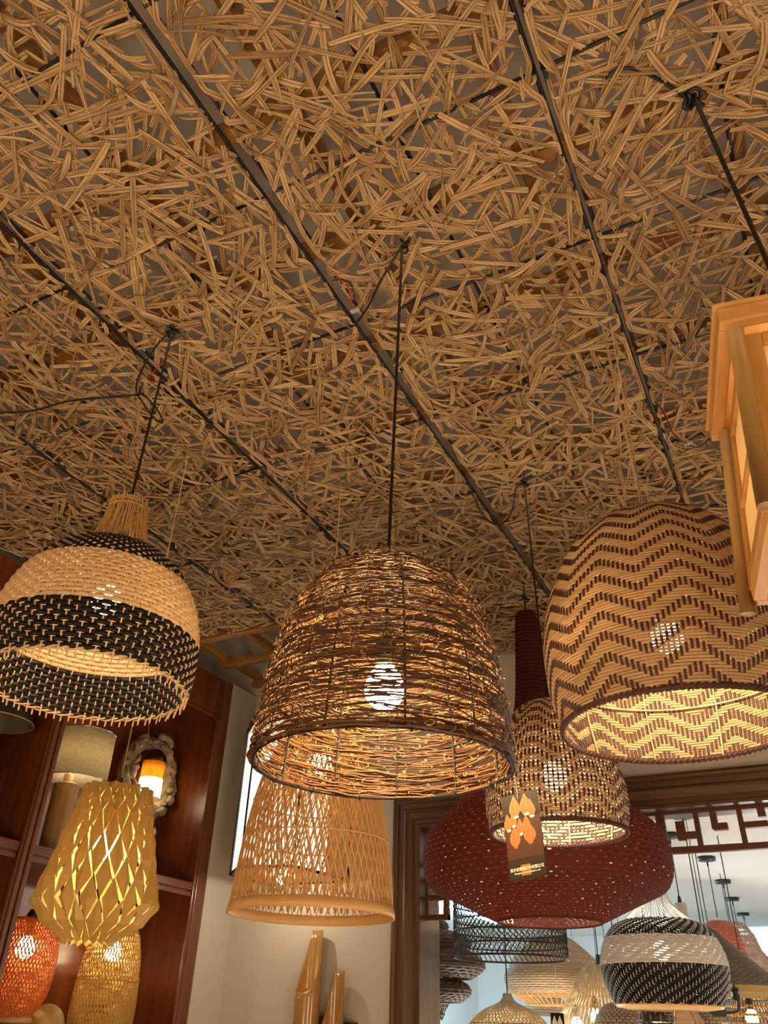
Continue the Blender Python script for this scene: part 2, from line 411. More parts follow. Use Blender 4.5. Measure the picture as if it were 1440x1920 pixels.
# fretwork hanging under the header
def fret():
    root = thing('fretwork_panel', 'brown wooden fretwork with angular meander pattern under the doorway header', 'fretwork', (OX, 3.66, 2.0))
    b = MB(); y0, y1 = 3.655, 3.685
    def P(X, Y): q = at_y(X / 4.235 + 1100, Y / 4.235 + 1400, 3.66); return q[0], q[2]
    def rc(xa, xb, za, zb):
        e = .0012 if (zb - za) > (xb - xa) else 0
        box(b, (xa - OX, y0 + e - 3.66, za - 2.0), (xb - OX, y1 - e - 3.66, zb - 2.0))
    px = .00052      # metres per crop pixel
    def seg(a, c, t):
        (xa, za), (xc, zc) = P(*a), P(*c); h = t * px / 2
        if abs(xa - xc) > abs(za - zc): z = (za + zc) / 2; rc(min(xa, xc), max(xa, xc), z - h, z + h)
        else: x = (xa + xc) / 2; rc(x - h, x + h, min(za, zc), max(za, zc))
    zb = 2.226
    rc(OX, 2.9, zb - .006, zb + .018); rc(OX, 2.9, 2.372, OZ)
    rc(OX, OX + .022, 2.0, 2.4)
    X0 = [P(600, 700)[0], P(880, 640)[0], P(1225, 600)[0]]
    for x, w in zip(X0, (.036, .02, .02)): rc(x - w / 2, x + w / 2, zb, 2.38)
    seg((742, 592), (752, 740), 68); seg((745, 706), (893, 694), 48)
    seg((988, 470), (1022, 650), 50); seg((1005, 636), (1120, 628), 50)
    seg((1375, 420), (1382, 556), 58); seg((1240, 624), (1440, 606), 44)
    seg((470, 620), (478, 800), 60)
    d = X0[2] - X0[1]
    for n in range(-3, 9):            # the pattern runs on past what the photo shows
        if n in (0, 1, -1): continue
        x = X0[2] + (n - 1) * d * 1.15 if n > 0 else X0[0] + (n + 1) * d * 1.2
        if x < OX + .05: continue
        rc(x - .01, x + .01, zb, 2.38); rc(x + .055, x + .075, zb + .06, 2.38); rc(x + .055, x + .12, zb + .05, zb + .075)
    # drop leg beside the jamb: square openings
    for z in (1.998, 2.078, 2.15): rc(OX, OX + .118, z, z + .022)
    rc(OX + .096, OX + .118, 1.998, zb)
    b.build('lattice', M['fret'], root, smooth=False)
    return root
fret()

# ================================================================== TIMBER FRAME AND RATTAN PANELS OVERHEAD
def build_overhead():
    root = thing('timber_frame', 'amber timber batten grid carrying the rattan ceiling, bare at the far left corner', 'ceiling frame', (-1.0, 1.5, ZW + .03))
    for y in (-.2, .25, .72, 1.07, 1.43, 1.76, 2.12, 2.47, 2.91, 3.24, 3.555):
        b = MB(); box(b, (-2.70 + 1.0, y - .0185 - 1.5, .0), (1.6 + 1.0, y + .0185 - 1.5, .04)); bevel(b.build('batten', M['timber_x'], root), .002, 1)
    for x in (-2.675, -2.36, -1.95, -1.52, -1.09, -.66, -.24, .2, .62, 1.05, 1.5):
        b = MB(); box(b, (x - .0165 + 1.0, -.4 - 1.5, .0405), (x + .0165 + 1.0, 3.58 - 1.5, .075)); bevel(b.build('batten', M['timber'], root), .002, 1)
    for x, y in ((-2.375, 3.03), (-1.2, 1.07), (.3, 2.2), (-.2, .3)):
        b = MB(); tube(b, [(x + 1, y - 1.5, .075), (x + 1, y - 1.5, .468)], .003, 6); tube(b, [(x + 1, y - 1.5, .08), (x + 1, y - 1.5, .14)], .009, 8); tube(b, [(x + 1, y - 1.5, .15), (x + 1, y - 1.5, .19)], .006, 6)
        b.build('hanger', M['chrome'] if x < -2 else M['blackmetal'], root)
    grp = 'rattan ceiling panels'
    xs = [(-2.69, -2.055, 2.80), (-2.04, -1.421, 3.50), (-1.405, -.795, 3.57), (-.772, -.145, 3.57), (-.137, .488, 3.57), (.498, 1.12, 3.57)]
    labs = ['woven rattan ceiling panel beside the red wood cabinet, ending short of the corner',
            'woven rattan ceiling panel with the loose black supply cable hanging below',
            'woven rattan ceiling panel left of the wide grey slit, black-and-cream lamp hung from it',
            'woven rattan ceiling panel right of the wide grey slit, twig lamp hung from it',
            'woven rattan ceiling panel with the twine-hung brown zigzag lamp and box lantern below',
            'woven rattan ceiling panel at the far right edge of the picture']
    for pi, (x0, x1, ye) in enumerate(xs):
        y0 = -.35
        r = thing('rattan_panel', labs[pi], 'ceiling panel', (x0, y0, ZW), grp)
        w, d = x1 - x0, ye - y0
        # wire rods
        for x in (.005, w / 2 + .004, w - .005):
            b = MB(); tube(b, [(x, 0, .010), (x, d, .010)], .0048, 6); b.build('rod', M['rod'], r)
        y = .855 - 3 * .4375 + .35 - .4375 * 0
        while y < d:
            if y > .01: b = MB(); tube(b, [(.0, y, .0), (w, y, .0)], .0046, 6); b.build('rod', M['rod'], r)
            y += .4395
        # the weave
        b = MB(); n = int(w * d * 860)
        sec2 = lambda h: np.array([[-h, .0], [-h * .5, -.0016], [-.0004, .0004], [h * .5, -.0016], [h, .0], [0, .0012]])
        gx = max(1, int(round(math.sqrt(n * w / d)))); gy = int(math.ceil(n / gx)); order = rng.permutation(gx * gy)
        for i in range(gx * gy):
            k = order[i]; cx, cy = (k % gx + rng.random() * 1.3 - .15) * w / gx, (k // gx + rng.random() * 1.3 - .15) * d / gy
            u = rng.random()
            if u < .66:                                       # straight splints, ends tucked up behind the others
                a = rng.choice([.15, 1.18, 2.2]) + (pi % 2) * .35 + rng.normal() * .22; L = rng.uniform(.09, .23); cur = rng.normal() * .35
            elif u < .86:                                     # bowed
                a = rng.random() * PI; L = rng.uniform(.08, .17); cur = rng.choice([-1, 1]) * rng.uniform(1.5, 6)
            else:                                             # short stray ones
                a = rng.random() * PI; L = rng.uniform(.05, .11); cur = rng.normal() * 6
            m_ = 9 if u > .66 else 7
            s = np.linspace(-.5, .5, m_) * L
            ha = a + cur * s
            st = L / (m_ - 1)
            dx = np.cumsum(np.cos(ha)) * st; dy = np.cumsum(np.sin(ha)) * st
            x = cx + dx - dx[m_ // 2]; y_ = cy + dy - dy[m_ // 2]
            z = rng.normal() * .004 - .003 + rng.uniform(-.004, .014) * (2 * s / L) ** 2 + rng.normal() * .025 * s
            if u > .78: z = z - rng.uniform(.0, .014) * np.cos(s / L * PI)      # springs down
            x = np.clip(x, .008, w - .008); y_ = np.clip(y_, 0, d)
            P = np.stack([x, y_, z], -1)
            T, X, Y = frames(P)
            tw = rng.normal() * .30 + (rng.normal() * .8 if u > .66 else rng.normal() * .12) * np.sin(s / L * PI)
            if u > .9: tw = tw + s / L * 1.6
            c_, s_ = np.cos(tw)[:, None] if np.ndim(tw) else np.full((m_, 1), math.cos(tw)), np.sin(tw)[:, None] if np.ndim(tw) else np.full((m_, 1), math.sin(tw))
            X2 = X * c_ + Y * s_; Y2 = Y * c_ - X * s_
            h = rng.uniform(.0055, .0080) if rng.random() < .75 else rng.uniform(.003, .0045)
            sc = np.ones(m_); sc[0] = sc[-1] = .8
            sweep(b, P, X2, Y2, sec2(h), False, rnd=float(np.clip(rng.beta(2.2, 1.5), 0, 1)), scale=sc, cap=False)
        o = b.build('weave', M['weave'], r, smooth=False); o['kind'] = 'stuff'
build_overhead()

# ================================================================== CABINET WITH SHELVES (left)
def cabinet():
    y0, y1 = 1.20, 3.368; zt = ZW - .02; xb = -3.055
    r = thing('display_cabinet', 'tall reddish-brown wooden display cabinet with open bays along the left wall', 'cabinet', (XL, y0, 0))
    def part(name, boxes, mat, bv=.003):
        b = MB()
        for lo, hi in boxes: box(b, np.array(lo) - [XL, y0, 0], np.array(hi) - [XL, y0, 0])
        return bevel(b.build(name, M[mat], r), bv, 2)
    part('back_panel', [((xb, y0, 0), (xb + .02, y1, zt))], 'cab', .001)
    part('side_panel', [((xb + .02, y1 - .03, 0), (XL - .022, y1, zt))], 'cab', .001)
    part('side_panel', [((xb + .02, y0, 0), (XL - .022, y0 + .03, zt))], 'cab', .001)
    part('divider', [((xb + .02, 2.255, 0), (XL - .022, 2.285, zt))], 'cab', .001)
    part('stile', [((XL - .022, 3.30, 0), (XL, y1, zt)), ((XL - .016, 3.282, 0), (XL - .004, 3.30, 2.95))], 'cab_trim')
    part('stile', [((XL - .022, 2.24, 0), (XL - .004, 2.302, zt - .24)), ((XL - .004, 2.246, 0), (XL + .008, 2.266, 2.94)), ((XL - .004, 2.276, 0), (XL + .008, 2.296, 2.94))], 'cab_trim', .005)
    part('stile', [((XL - .022, y0, 0), (XL, y0 + .07, zt))], 'cab_trim')
    part('top_rail', [((XL - .022, y0 + .07, 2.968), (XL, 3.30, zt)), ((XL - .016, y0 + .07, 2.945), (XL - .004, 3.282, 2.968))], 'cab', .004)
    for ya, yb in ((y0 + .03, 2.255), (2.285, y1 - .03)):
        for z in (2.085, 1.15, .4):
            part('shelf', [((xb + .02, ya, z + .03), (XL - .024, yb, z + .052)), ((XL - .045, ya + .01, z), (XL - .024, yb - .01, z + .03)), ((XL - .024, ya + .012, z + .024), (XL - .010, yb - .02, z + .058)), ((XL - .024, ya + .012, z - .002), (XL - .014, yb - .02, z + .018))], 'cab_trim_y', .003)
    part('top_panel', [((xb + .02, y0 + .03, 2.975), (XL - .022, 2.255, 2.99)), ((xb + .02, 2.285, 2.975), (XL - .022, y1 - .03, 2.99))], 'cab', .001)
cabinet()

# ================================================================== PENDANTS OF THE FRONT ROOM
def band_lamp(name, label, loc, pf_pts, nrow, ncol, bands, neck=None, group=None, peg=.016, wmats=('blackweave', 'cream', 'blackweave'), amp=.0022, fill=.86, sub=3, sw=.0042, rim=True, smat='stake'):
    """basket of twill weavers in bands over round stakes that poke out under the rim"""
    r = thing(name, label, 'pendant lamp', loc, group)
    pf = Prof(pf_pts)
    over = lambda i, j: (i + j) % 2 == 0 if ncol < 90 else ((i + j) % 4 < 2)
    for (a, c), mt, nm in zip(bands, wmats, ('upper_band', 'middle_band', 'lower_band')):
        b = MB(); weave_rows(b, pf, range(a, c), nrow, ncol, over, amp, fill, .0022, sub); b.build(nm, M[mt], r)
    b = MB(); weave_stakes(b, pf, range(ncol), nrow, ncol, over, amp, sw, .002, ext=peg, sec='round'); b.build('stakes', M[smat], r)
    if rim:
        b = MB()
        rr, zz = pf.p[-1]
        for s in (0, PI):
            t = np.arange(200) / 200 * 2 * PI; w = t * 26 + s
            P = np.stack([(rr + .003 * np.cos(w)) * np.cos(t), (rr + .003 * np.cos(w)) * np.sin(t), zz + .003 * np.sin(w)], -1); tube(b, P, .0022, 5, True)
        b.build('rim', M['stake'], r)
    return r, pf

# ---- black and cream banded basket lamp, left
def lamp_banded():
    L = np.array([-1.275, 1.11, 2.155])
    pts = [(.055, .325), (.09, .315), (.130, .290), (.165, .25), (.192, .20), (.208, .145), (.214, .09), (.213, .04), (.207, .0)]
    r, pf = band_lamp('banded_pendant_lamp', 'black and cream banded basket pendant with a golden stick neck, hung at the left', L, pts, 38, 80, [(0, 15), (15, 28), (28, 38)], amp=.0024, fill=1.0, sw=.0036)
    b = MB()                                       # fan of rods forming the neck
    n = 52
    for j in range(n):
        t = j / n * 2 * PI; jt = rng.normal() * .012
        prof = [(.043 + rng.normal() * .0012, .455 + rng.normal() * .004), (.047, .42), (.054, .38), (.067, .340), (.092, .316)]
        P = np.array([[q[0] * math.cos(t + jt * k), q[0] * math.sin(t + jt * k), q[1]] for k, q in enumerate(spline(prof, 12))])
        tube(b, P, .0021, 5)
    b.build('neck', M['neck'], r)
    b = MB(); ring(b, (0, 0, .447), .045, .002); ring(b, (0, 0, .436), .0455, .002); b.build('neck_binding', M['neck'], r)
    bulb(r, (0, 0, .20), .032)
    b = MB(); tube(b, [(0, 0, .29), (0, 0, .455)], .003, 6); b.build('lamp_wire', M['cable'], r)
    top = at_z(322, 625, ZW - .03) - L
    cord(r, [(0, 0, .45), top])
    knot(r, top + [0, 0, .004], .016); knot(r, top + [.004, .0, .014], .012, seed=1)
    A = lambda x, y, z=ZW - .05: at_z(x, y, z) - L
    cord(r, [top, A(300, 640), A(268, 690), A(255, 730), A(268, 755, ZW - .08), A(290, 785, ZW - .09), A(305, 792, ZW - .08), A(296, 770, ZW - .06), A(275, 745), A(262, 735, ZW - .02), A(270, 712, ZW + .01)], .003, 'slack_cord')
    cord(r, [top, A(330, 610, ZW + .01), A(345, 605, ZW + .03)], .003, 'cord_tail')
    b = MB(); tube(b, spline([A(278, 708, ZW - .03), A(295, 690, ZW - .035), A(312, 675, ZW - .02), A(318, 668, ZW + .01)], 16), .0013, 5); b.build('red_wire', M['red_wire'], r)
lamp_banded()
A = lambda x, y, z=ZW - .06: at_z(x, y, z)
b = MB(); P0 = A(262, 740)
tube(b, spline([A(268, 738, ZW - .02) - P0, A(250, 741) - P0, A(190, 746) - P0, A(130, 752) - P0, A(70, 768) - P0, A(30, 773) - P0, A(-60, 772) - P0], 40), .0032, 6)
o = b.build('supply_cable', M['cable']); o.location = P0
tag(o, 'thin black supply cable hanging slack under the ceiling panels at the left', 'cable')

# ---- twig lamp, centre
def lamp_twig():
    L = np.array([-.575, 1.108, 1.922])
    pf = Prof([(.012, .345), (.06, .343), (.105, .325), (.14, .285), (.168, .225), (.186, .15), (.197, .07), (.203, .0)])
    r = thing('twig_pendant_lamp', 'wide dome pendant woven of dark vine twigs, hung in the middle of the picture', 'pendant lamp', L)
    b = MB()
    def vine(q0, th0, arc, wq, off0, rad, mb=b, ns=None):
        m_ = ns or max(6, int(arc * 14)); th = th0 + np.linspace(0, arc, m_)
        ph = rng.random() * 6
        q = q0 + wq * np.sin(th * rng.uniform(1.5, 4) + ph) + .0022 * np.cumsum(rng.normal(size=m_)) / math.sqrt(m_) * 3
        q = np.clip(q, .004, pf.L)
        R, Z, dr, dz = pf.at(q)
        off = off0 + .0028 * np.sin(th * rng.uniform(6, 16) + ph)
        P = revolve_pts(R, Z, th, off, dr, dz)
        tube(mb, P, rad, 4, taper=np.r_[.6, np.ones(m_ - 2), .4])
    nl = 56
    for k in range(nl):
        q0 = pf.L * (k + .5) / nl
        R = pf.at(q0)[0]
        for m_ in range(11 if k > 10 else 8):
            vine(q0 + rng.normal() * .0032, rng.random() * 2 * PI, rng.uniform(.9, 3.0), rng.uniform(.001, .007), rng.normal() * .0024, rng.uniform(.0008, .0019))
    for k in range(26): vine(rng.uniform(.2, 1) * pf.L, rng.random() * 6.3, rng.uniform(.5, 1.3), .02, .003, .0012)
    for k in range(34): vine(pf.L - rng.uniform(.0, .014), rng.random() * 2 * PI, rng.uniform(1, 3), .002, rng.normal() * .003, .0018)
    b.build('twig_weave', M['vine'], r)
    b = MB()
    for k in range(3200):
        q0 = rng.random() ** .8 * pf.L; th0 = rng.random() * 2 * PI; R, Z, dr, dz = pf.at(q0)
        m_ = 9; s = np.linspace(0, 1, m_); a0 = rng.random() * 6.3; cu = rng.uniform(2, 9) * rng.choice([-1, 1]); ln = rng.uniform(.008, .026)
        hx = np.cumsum(np.cos(a0 + cu * s)) * ln / m_; hy = np.cumsum(np.sin(a0 + cu * s)) * ln / m_
        side = 1 if rng.random() < .6 else -1
        P = revolve_pts(np.full(m_, R), np.full(m_, Z) , th0 + hx / max(R, .03), side * (.002 + .009 * s * rng.random()), np.full(m_, dr), np.full(m_, dz)); P[:, 2] += hy
        tube(b, P, rng.uniform(.0004, .0008), 3)
    b.build('tendrils', M['tendril'], r)
    for j in range(11):
        t = j / 11 * 2 * PI + .2; q = np.linspace(.02, pf.L, 22); R, Z, dr, dz = pf.at(q)
        b = MB(); tube(b, revolve_pts(R, Z, np.full(22, t), -.0055, dr, dz), .0017, 6); b.build('rib', M['iron'], r)
    b = MB(); ring(b, (0, 0, 0), .2, .003); b.build('rim_ring', M['iron'], r)
    b = MB(); ring(b, (0, 0, .30), .115, .002); b.build('hoop', M['iron'], r)
    for j in range(14):     # pairs of lashings on the rim
        t = j / 14 * 2 * PI; b = MB()
        ring(b, (0, 0, 0), .0055, .001, 12, 4)
        V = b.V[0]; V = V[:, [0, 2, 1]] + [.2, 0, 0]; b.V[0] = np.c_[V[:, 0] * math.cos(t) - V[:, 1] * math.sin(t), V[:, 0] * math.sin(t) + V[:, 1] * math.cos(t), V[:, 2]]
        b.build('lashing', M['iron'], r)
    bulb(r, (0, 0, .125), .033, 'bulb_hot')
    top = at_z(754, 462, ZW - .03) - L
    b = MB(); tube(b, [(0, 0, .20), (0, 0, .36)], .003, 6); b.build('lamp_wire', M['cable'], r)
    cord(r, [(0, 0, .35), top]); knot(r, top + [.006, 0, .0], .014, .003, 2)
    A = lambda x, y, z=ZW - .03: at_z(x, y, z) - L
    cord(r, [top, A(745, 475), A(715, 525, ZW - .05), A(690, 575, ZW - .05), A(668, 605, ZW - .04), A(660, 600, ZW - .02), A(660, 590, ZW - .005)], .003, 'slack_cord')
    cord(r, [top, A(764, 455), A(771, 440, ZW + .02)], .003, 'cord_tail')
    b = MB()
    for k in range(3): box(b, A(661 + k * 5, 584 - k * 2, ZW - .015) - [.005, .006, .004], A(661 + k * 5, 584 - k * 2, ZW - .015) + [.004, .006, .006])
    bevel(b.build('connector', M['clear'], r), .0015, 1)
    for nm, mt, dx in (('red_wire', 'red_wire', 0), ('black_wire', 'cable', 7)):
        b = MB(); tube(b, spline([A(662 + dx * .6, 576, ZW - .014), A(656 + dx, 550, ZW - .02), A(648 + dx, 530, ZW - .02), A(630 + dx * .5, 524, ZW + .0), A(622, 528, ZW + .03)], 20), .0014, 5); b.build(nm, M[mt], r)
lamp_twig()

# ---- zigzag (chevron) lamps
def chevron(name, label, L, pts, nrow, ncol, half, per, nover, mats, bulbmat, amp=.0016, fill=.9, sw=.0055, darkrim=True, bulbz=.2, inner_ribs=10, slope=1.):
    r = thing(name, label, 'pendant lamp', L)
    pf = Prof(pts)
    tri = lambda j: abs(((j + .5) % (2 * half)) - half)
    over = lambda i, j: int(math.floor(i + tri(j) * slope + .5)) % per < nover
    b = MB(); weave_rows(b, pf, range(1, nrow), nrow, ncol, over, amp, fill, .0009, 3, .0); b.build('splint_weave', M[mats[0]], r)
    b = MB(); weave_stakes(b, pf, range(ncol), nrow, ncol, over, amp, sw, .0012, r0=2, sub=2 if nrow > 80 else 3); b.build('dark_splints', M[mats[1]], r)
    R, Z = pf.p[-1]
    b = MB(); ring(b, (0, 0, Z), R, .0045, 96)
    for s in range(3):
        t = np.arange(300) / 300 * 2 * PI; w = t * 40 + s * 2.1
        tube(b, np.stack([(R + .005 * np.cos(w)) * np.cos(t), (R + .005 * np.cos(w)) * np.sin(t), Z + .005 * np.sin(w)], -1), .0022, 4, True)
    b.build('rim', M['darkbar' if darkrim else 'brownrod'], r)
    for j in range(inner_ribs):
        t = j / inner_ribs * 2 * PI + .1; q = np.linspace(.15 * pf.L, pf.L, 20); R_, Z_, dr, dz = pf.at(q)
        b = MB(); tube(b, revolve_pts(R_, Z_, np.full(20, t), -.005, dr, dz), .0018, 5); b.build('rib', M['stake'], r)
    for f in (.80,):
        R_, Z_, dr, dz = pf.at(pf.L * f); b = MB(); ring(b, (0, 0, Z_), R_ - .008, .002); b.build('hoop', M['stake'], r)
    bulb(r, (0, 0, bulbz), .034, bulbmat)
    b = MB(); tube(b, [(0, 0, bulbz + .07), (0, 0, pts[0][1] + .005)], .003, 6); b.build('lamp_wire', M['cable'], r)
    return r, pf
def lamp_big():
    L = np.array([-.178, 1.604, 2.085])
    r, pf = chevron('zigzag_pendant_lamp', 'large tan dome pendant with dark brown zigzag weave and wide dark rim, at the right', L,
        [(.015, .475), (.06, .470), (.118, .448), (.168, .405), (.208, .34), (.236, .260), (.248, .18), (.246, .09), (.228, .0)], 104, 160, 8, 7, 3, ('tanweave', 'darkbar'), 'bulb_strong', bulbz=.19, sw=.0050, fill=.95, amp=.0014)
    b = MB(); tp = at_z(1130, 612, ZW) - L; n = 90
    s = np.linspace(0, 1, n)
    for k in range(3):
        w = s * 60 + k * 2.1; P = (1 - s)[:, None] * np.array([0, 0, .472]) + s[:, None] * tp + np.stack([np.cos(w), np.sin(w), 0 * w], -1) * .0022
        tube(b, P, .0018, 4)
    b.build('twine', M['stake'], r)
    b = MB(); tube(b, [(0, 0, .47), tp + [.02, .01, 0.02]], .0018, 5); b.build('cord', M['stake'], r)
lamp_big()
def lamp_small():
    L = np.array([-.590, 2.147, 2.020])
    r, pf = chevron('zigzag_pendant_lamp', 'smaller open zigzag bell pendant, white light showing through, hung in front of the rust-red lamp', L,
        [(.015, .352), (.05, .347), (.088, .325), (.120, .285), (.148, .23), (.170, .17), (.183, .11), (.184, .055), (.174, .0)], 48, 96, 6, 4, 2, ('tanweave', 'darkbar'), 'bulb_white', amp=.0015, fill=.80, sw=.0056, bulbz=.14, inner_ribs=8, slope=.8)
    A = lambda x, y, z=ZW - .02: at_z(x, y, z) - L
    top = A(983, 905, ZW - .03)
    cord(r, [(0, 0, .345), top]); knot(r, top, .014, .003, 1)
    cord(r, [top, A(981, 880, ZW), A(980, 872, ZW + .03)], .003, 'cord_tail')
    cord(r, [top, A(968, 915), A(962, 950, ZW - .07), A(950, 975, ZW - .09), A(928, 983, ZW - .09), A(905, 965, ZW - .07), A(890, 935, ZW - .04), A(876, 900, ZW + .0), A(866, 880, ZW + .03)], .003, 'slack_cord')
lamp_small()

# ---- rust red crocheted lamp
def lamp_crochet():
    L = np.array([-.859, 2.915, 1.895])
    pts = [(.040, 1.150), (.046, 1.06), (.052, .95), (.058, .85), (.066, .76), (.10, .62), (.20, .475), (.32, .355), (.388, .295), (.418, .26), (.424, .20), (.420, .14), (.398, .10), (.30, .058), (.17, .0)]
    pf = Prof(pts, False)
    q = np.linspace(0, pf.L, 400); R, Z, dr, dz = pf.at(q)
    # soften the corners
    ker = np.ones(9) / 9; R2 = np.convolve(np.r_[[R[0]] * 4, R, [R[-1]] * 4], ker, 'valid'); Z2 = np.convolve(np.r_[[Z[0]] * 4, Z, [Z[-1]] * 4], ker, 'valid')
    pf = Prof(np.c_[R2, Z2], False)
    r = thing('crochet_pendant_lamp', 'rust-red crocheted pendant with a long tube neck and a wide disc body', 'pendant lamp', L)
    ns, nt = 340, 420
    q = (np.arange(ns) / (ns - 1)) * pf.L; R, Z, dr, dz = pf.at(q)
    t = np.arange(nt) / nt * 2 * PI
    ridge = .0034 * np.abs(np.sin(np.arange(ns) * PI / 4))
    off = ridge[:, None] + .0012 * np.sin(np.arange(nt)[None, :] * PI / 2 + (np.arange(ns) // 4)[:, None] * PI / 2)
    rr = R[:, None] - off * dz[:, None]; zz = Z[:, None] + off * dr[:, None]
    V = np.stack([rr * np.cos(t), rr * np.sin(t), zz], -1)
    Q = gridq(ns, nt, False, True)
    iu = Q[:, 0] // nt; iv = Q[:, 0] % nt
    hole = (iu % 4 == 1) & ((iv + (iu // 4) * 3) % 6 < 2) & (iu > 60)
    b = MB(); b.add(V, Q[~hole]); b.build('crochet_cover', M['crochet'], r)
    # thin lining thickness at the mouth
    b = MB(); ring(b, (0, 0, pf.p[-1][1]), pf.p[-1][0], .005, 90); b.build('mouth_ring', M['crochet'], r)
    b = MB(); lathe(b, [(.001, 1.148), (.04, 1.15)], n=32); b.build('neck_cap', M['crochet'], r)
    bulb(r, (0, 0, .26), .035, 'bulb_strong')
    b = MB(); tube(b, [(0, 0, .32), (0, 0, 1.16)], .003, 6); b.build('lamp_wire', M['cable'], r)
    cord(r, [(0, 0, 1.15), (0, 0, ZW - L[2] + .01)], .004)
    knot(r, np.array([0, 0, 1.225]), .016, .0035, 1)
lamp_crochet()

# ---- helical lattice helper
def lattice(mb, pf, n, turn, width, thick, q0=0., q1=1., off=.0008, m_=40, ph=0., prnd=None):
    for sgn in (1, -1):
        for j in range(n):
            s = np.linspace(q0, q1, m_); q = s * pf.L; R, Z, dr, dz = pf.at(q)
            th = j / n * 2 * PI + sgn * turn * (s - q0) + ph + rng.normal() * .002
            wv = off * sgn
            P = revolve_pts(R, Z, th, wv, dr, dz)
            T = np.gradient(P, axis=0); T /= np.linalg.norm(T, axis=1)[:, None]
            Nn = np.stack([-dz * np.cos(th), -dz * np.sin(th), dr], -1); X = np.cross(T, Nn); X /= np.linalg.norm(X, axis=1)[:, None]
            sc = np.minimum(1, R * 2 * PI / n * .8 / width)
            sweep(mb, P, X, Nn, rect(width, thick), False, scale=sc)

def lamp_lattice():
    p = at_z(587, 1702, 1.83); L = np.array([-1.212, 1.957, 1.830])
    r = thing('bamboo_lattice_lamp', 'big orange bamboo lattice bell pendant with a broad plain band at its mouth', 'pendant lamp', L)
    pf = Prof([(.03, .505), (.075, .49), (.118, .445), (.150, .375), (.174, .295), (.193, .19), (.206, .08), (.213, .0)])
    b = MB(); lattice(b, pf, 68, .72, .0042, .0014, .0, .965); lattice(b, Prof(pf.p * [.93, 1]), 46, .8, .0030, .0012, .0, .98, ph=.04); b.build('bamboo_lattice', M['bamboo'], r)
    for f in (.52, .70, .2):
        R, Z, _, _ = pf.at(f * pf.L); b = MB(); ring(b, (0, 0, Z), R + .001, .0022); b.build('hoop', M['bamboo'], r)
    b = MB(); lathe(b, [(.2085, .014), (.2145, .014), (.2185, -.002), (.2185, -.012), (.2135, -.012), (.2135, -.002)], n=96, closed_prof=True); b.build('mouth_band', M['bamboo_band'], r)
    cord(r, [(0, 0, .36), (0, 0, ZW - L[2] + .01)], .0016, mat='stake')
    bulb(r, (0, 0, .38), .03, 'bulb_soft')
    b = MB(); ring(b, (0, 0, .503), .03, .003); b.build('top_ring', M['bamboo'], r)
lamp_lattice()

def lamp_diamond():
    L = np.array([-1.60, 1.585, 1.742])
    r = thing('folded_diamond_lamp', 'golden folded-veneer pendant of overlapping diamond facets with slits, hung before the cabinet', 'pendant lamp', L)
    n = 17
    lev = [(.083, .330), (.094, .275), (.107, .222), (.120, .170), (.132, .120), (.145, .072), (.110, .028), (.055, -.006)]
    lev = [(.081, .345), (.088, .305)] + lev[1:]
    b = MB()
    def pt(k, jj, dr_=0.):
        R, Z = lev[k]; t = jj / n * 2 * PI; return np.array([(R + dr_) * math.cos(t), (R + dr_) * math.sin(t), Z])
    for k in range(-1, len(lev) - 1):
        for j in range(n):
            a = j + (.5 if k % 2 else 0.)
            kt, kb, km = max(k, 0), min(k + 2, len(lev) - 1), k + 1
            if km >= len(lev): continue
            T_ = pt(kt, a, .003) if k >= 0 else pt(0, a, .003) + [0, 0, .004]
            B_ = pt(kb, a, .003) if kb == k + 2 else pt(kb, a, .003) - [0, 0, .010]
            op = (1., .98, .97, .93, .88, .82, .78, .96, 1.)[km]
            Lf = pt(km, a - .5 * op, -.007); Rt = pt(km, a + .5 * op, -.007)
            # crease is a slightly bowed vertical line, thickness from a second layer
            C1 = pt(km, a, .010)
            V = np.array([T_, Lf, B_, Rt, C1]); Nn = C1 * [1, 1, 0]; Nn = Nn / np.linalg.norm(Nn) * .0012
            b.add(np.vstack([V, V - Nn]), None, None, [[0, 1, 4], [1, 2, 4], [0, 4, 3], [3, 4, 2], [5, 9, 6], [6, 9, 7], [5, 8, 9], [8, 7, 9]])
            b.Q.append(np.array([[0, 5, 6, 1], [1, 6, 7, 2], [2, 7, 8, 3], [3, 8, 5, 0]]) + b.n - 10)
    b.build('veneer_facets', M['veneer'], r, smooth=False)
    b = MB(); lathe(b, [(.02, .336), (.075, .336), (.075, .333), (.02, .333)], n=40, closed_prof=True); b.build('top_plate', M['veneer'], r)
    bulb(r, (0, 0, .205), .032, 'bulb_strong')
    b = MB(); tube(b, [(0, 0, .26), (0, 0, .375)], .006, 8); b.build('strain_relief', M['blackmetal'], r)
    cord(r, [(0, 0, .37), (0, 0, ZW - L[2] + .01)], .0016, mat='stake')
lamp_diamond()

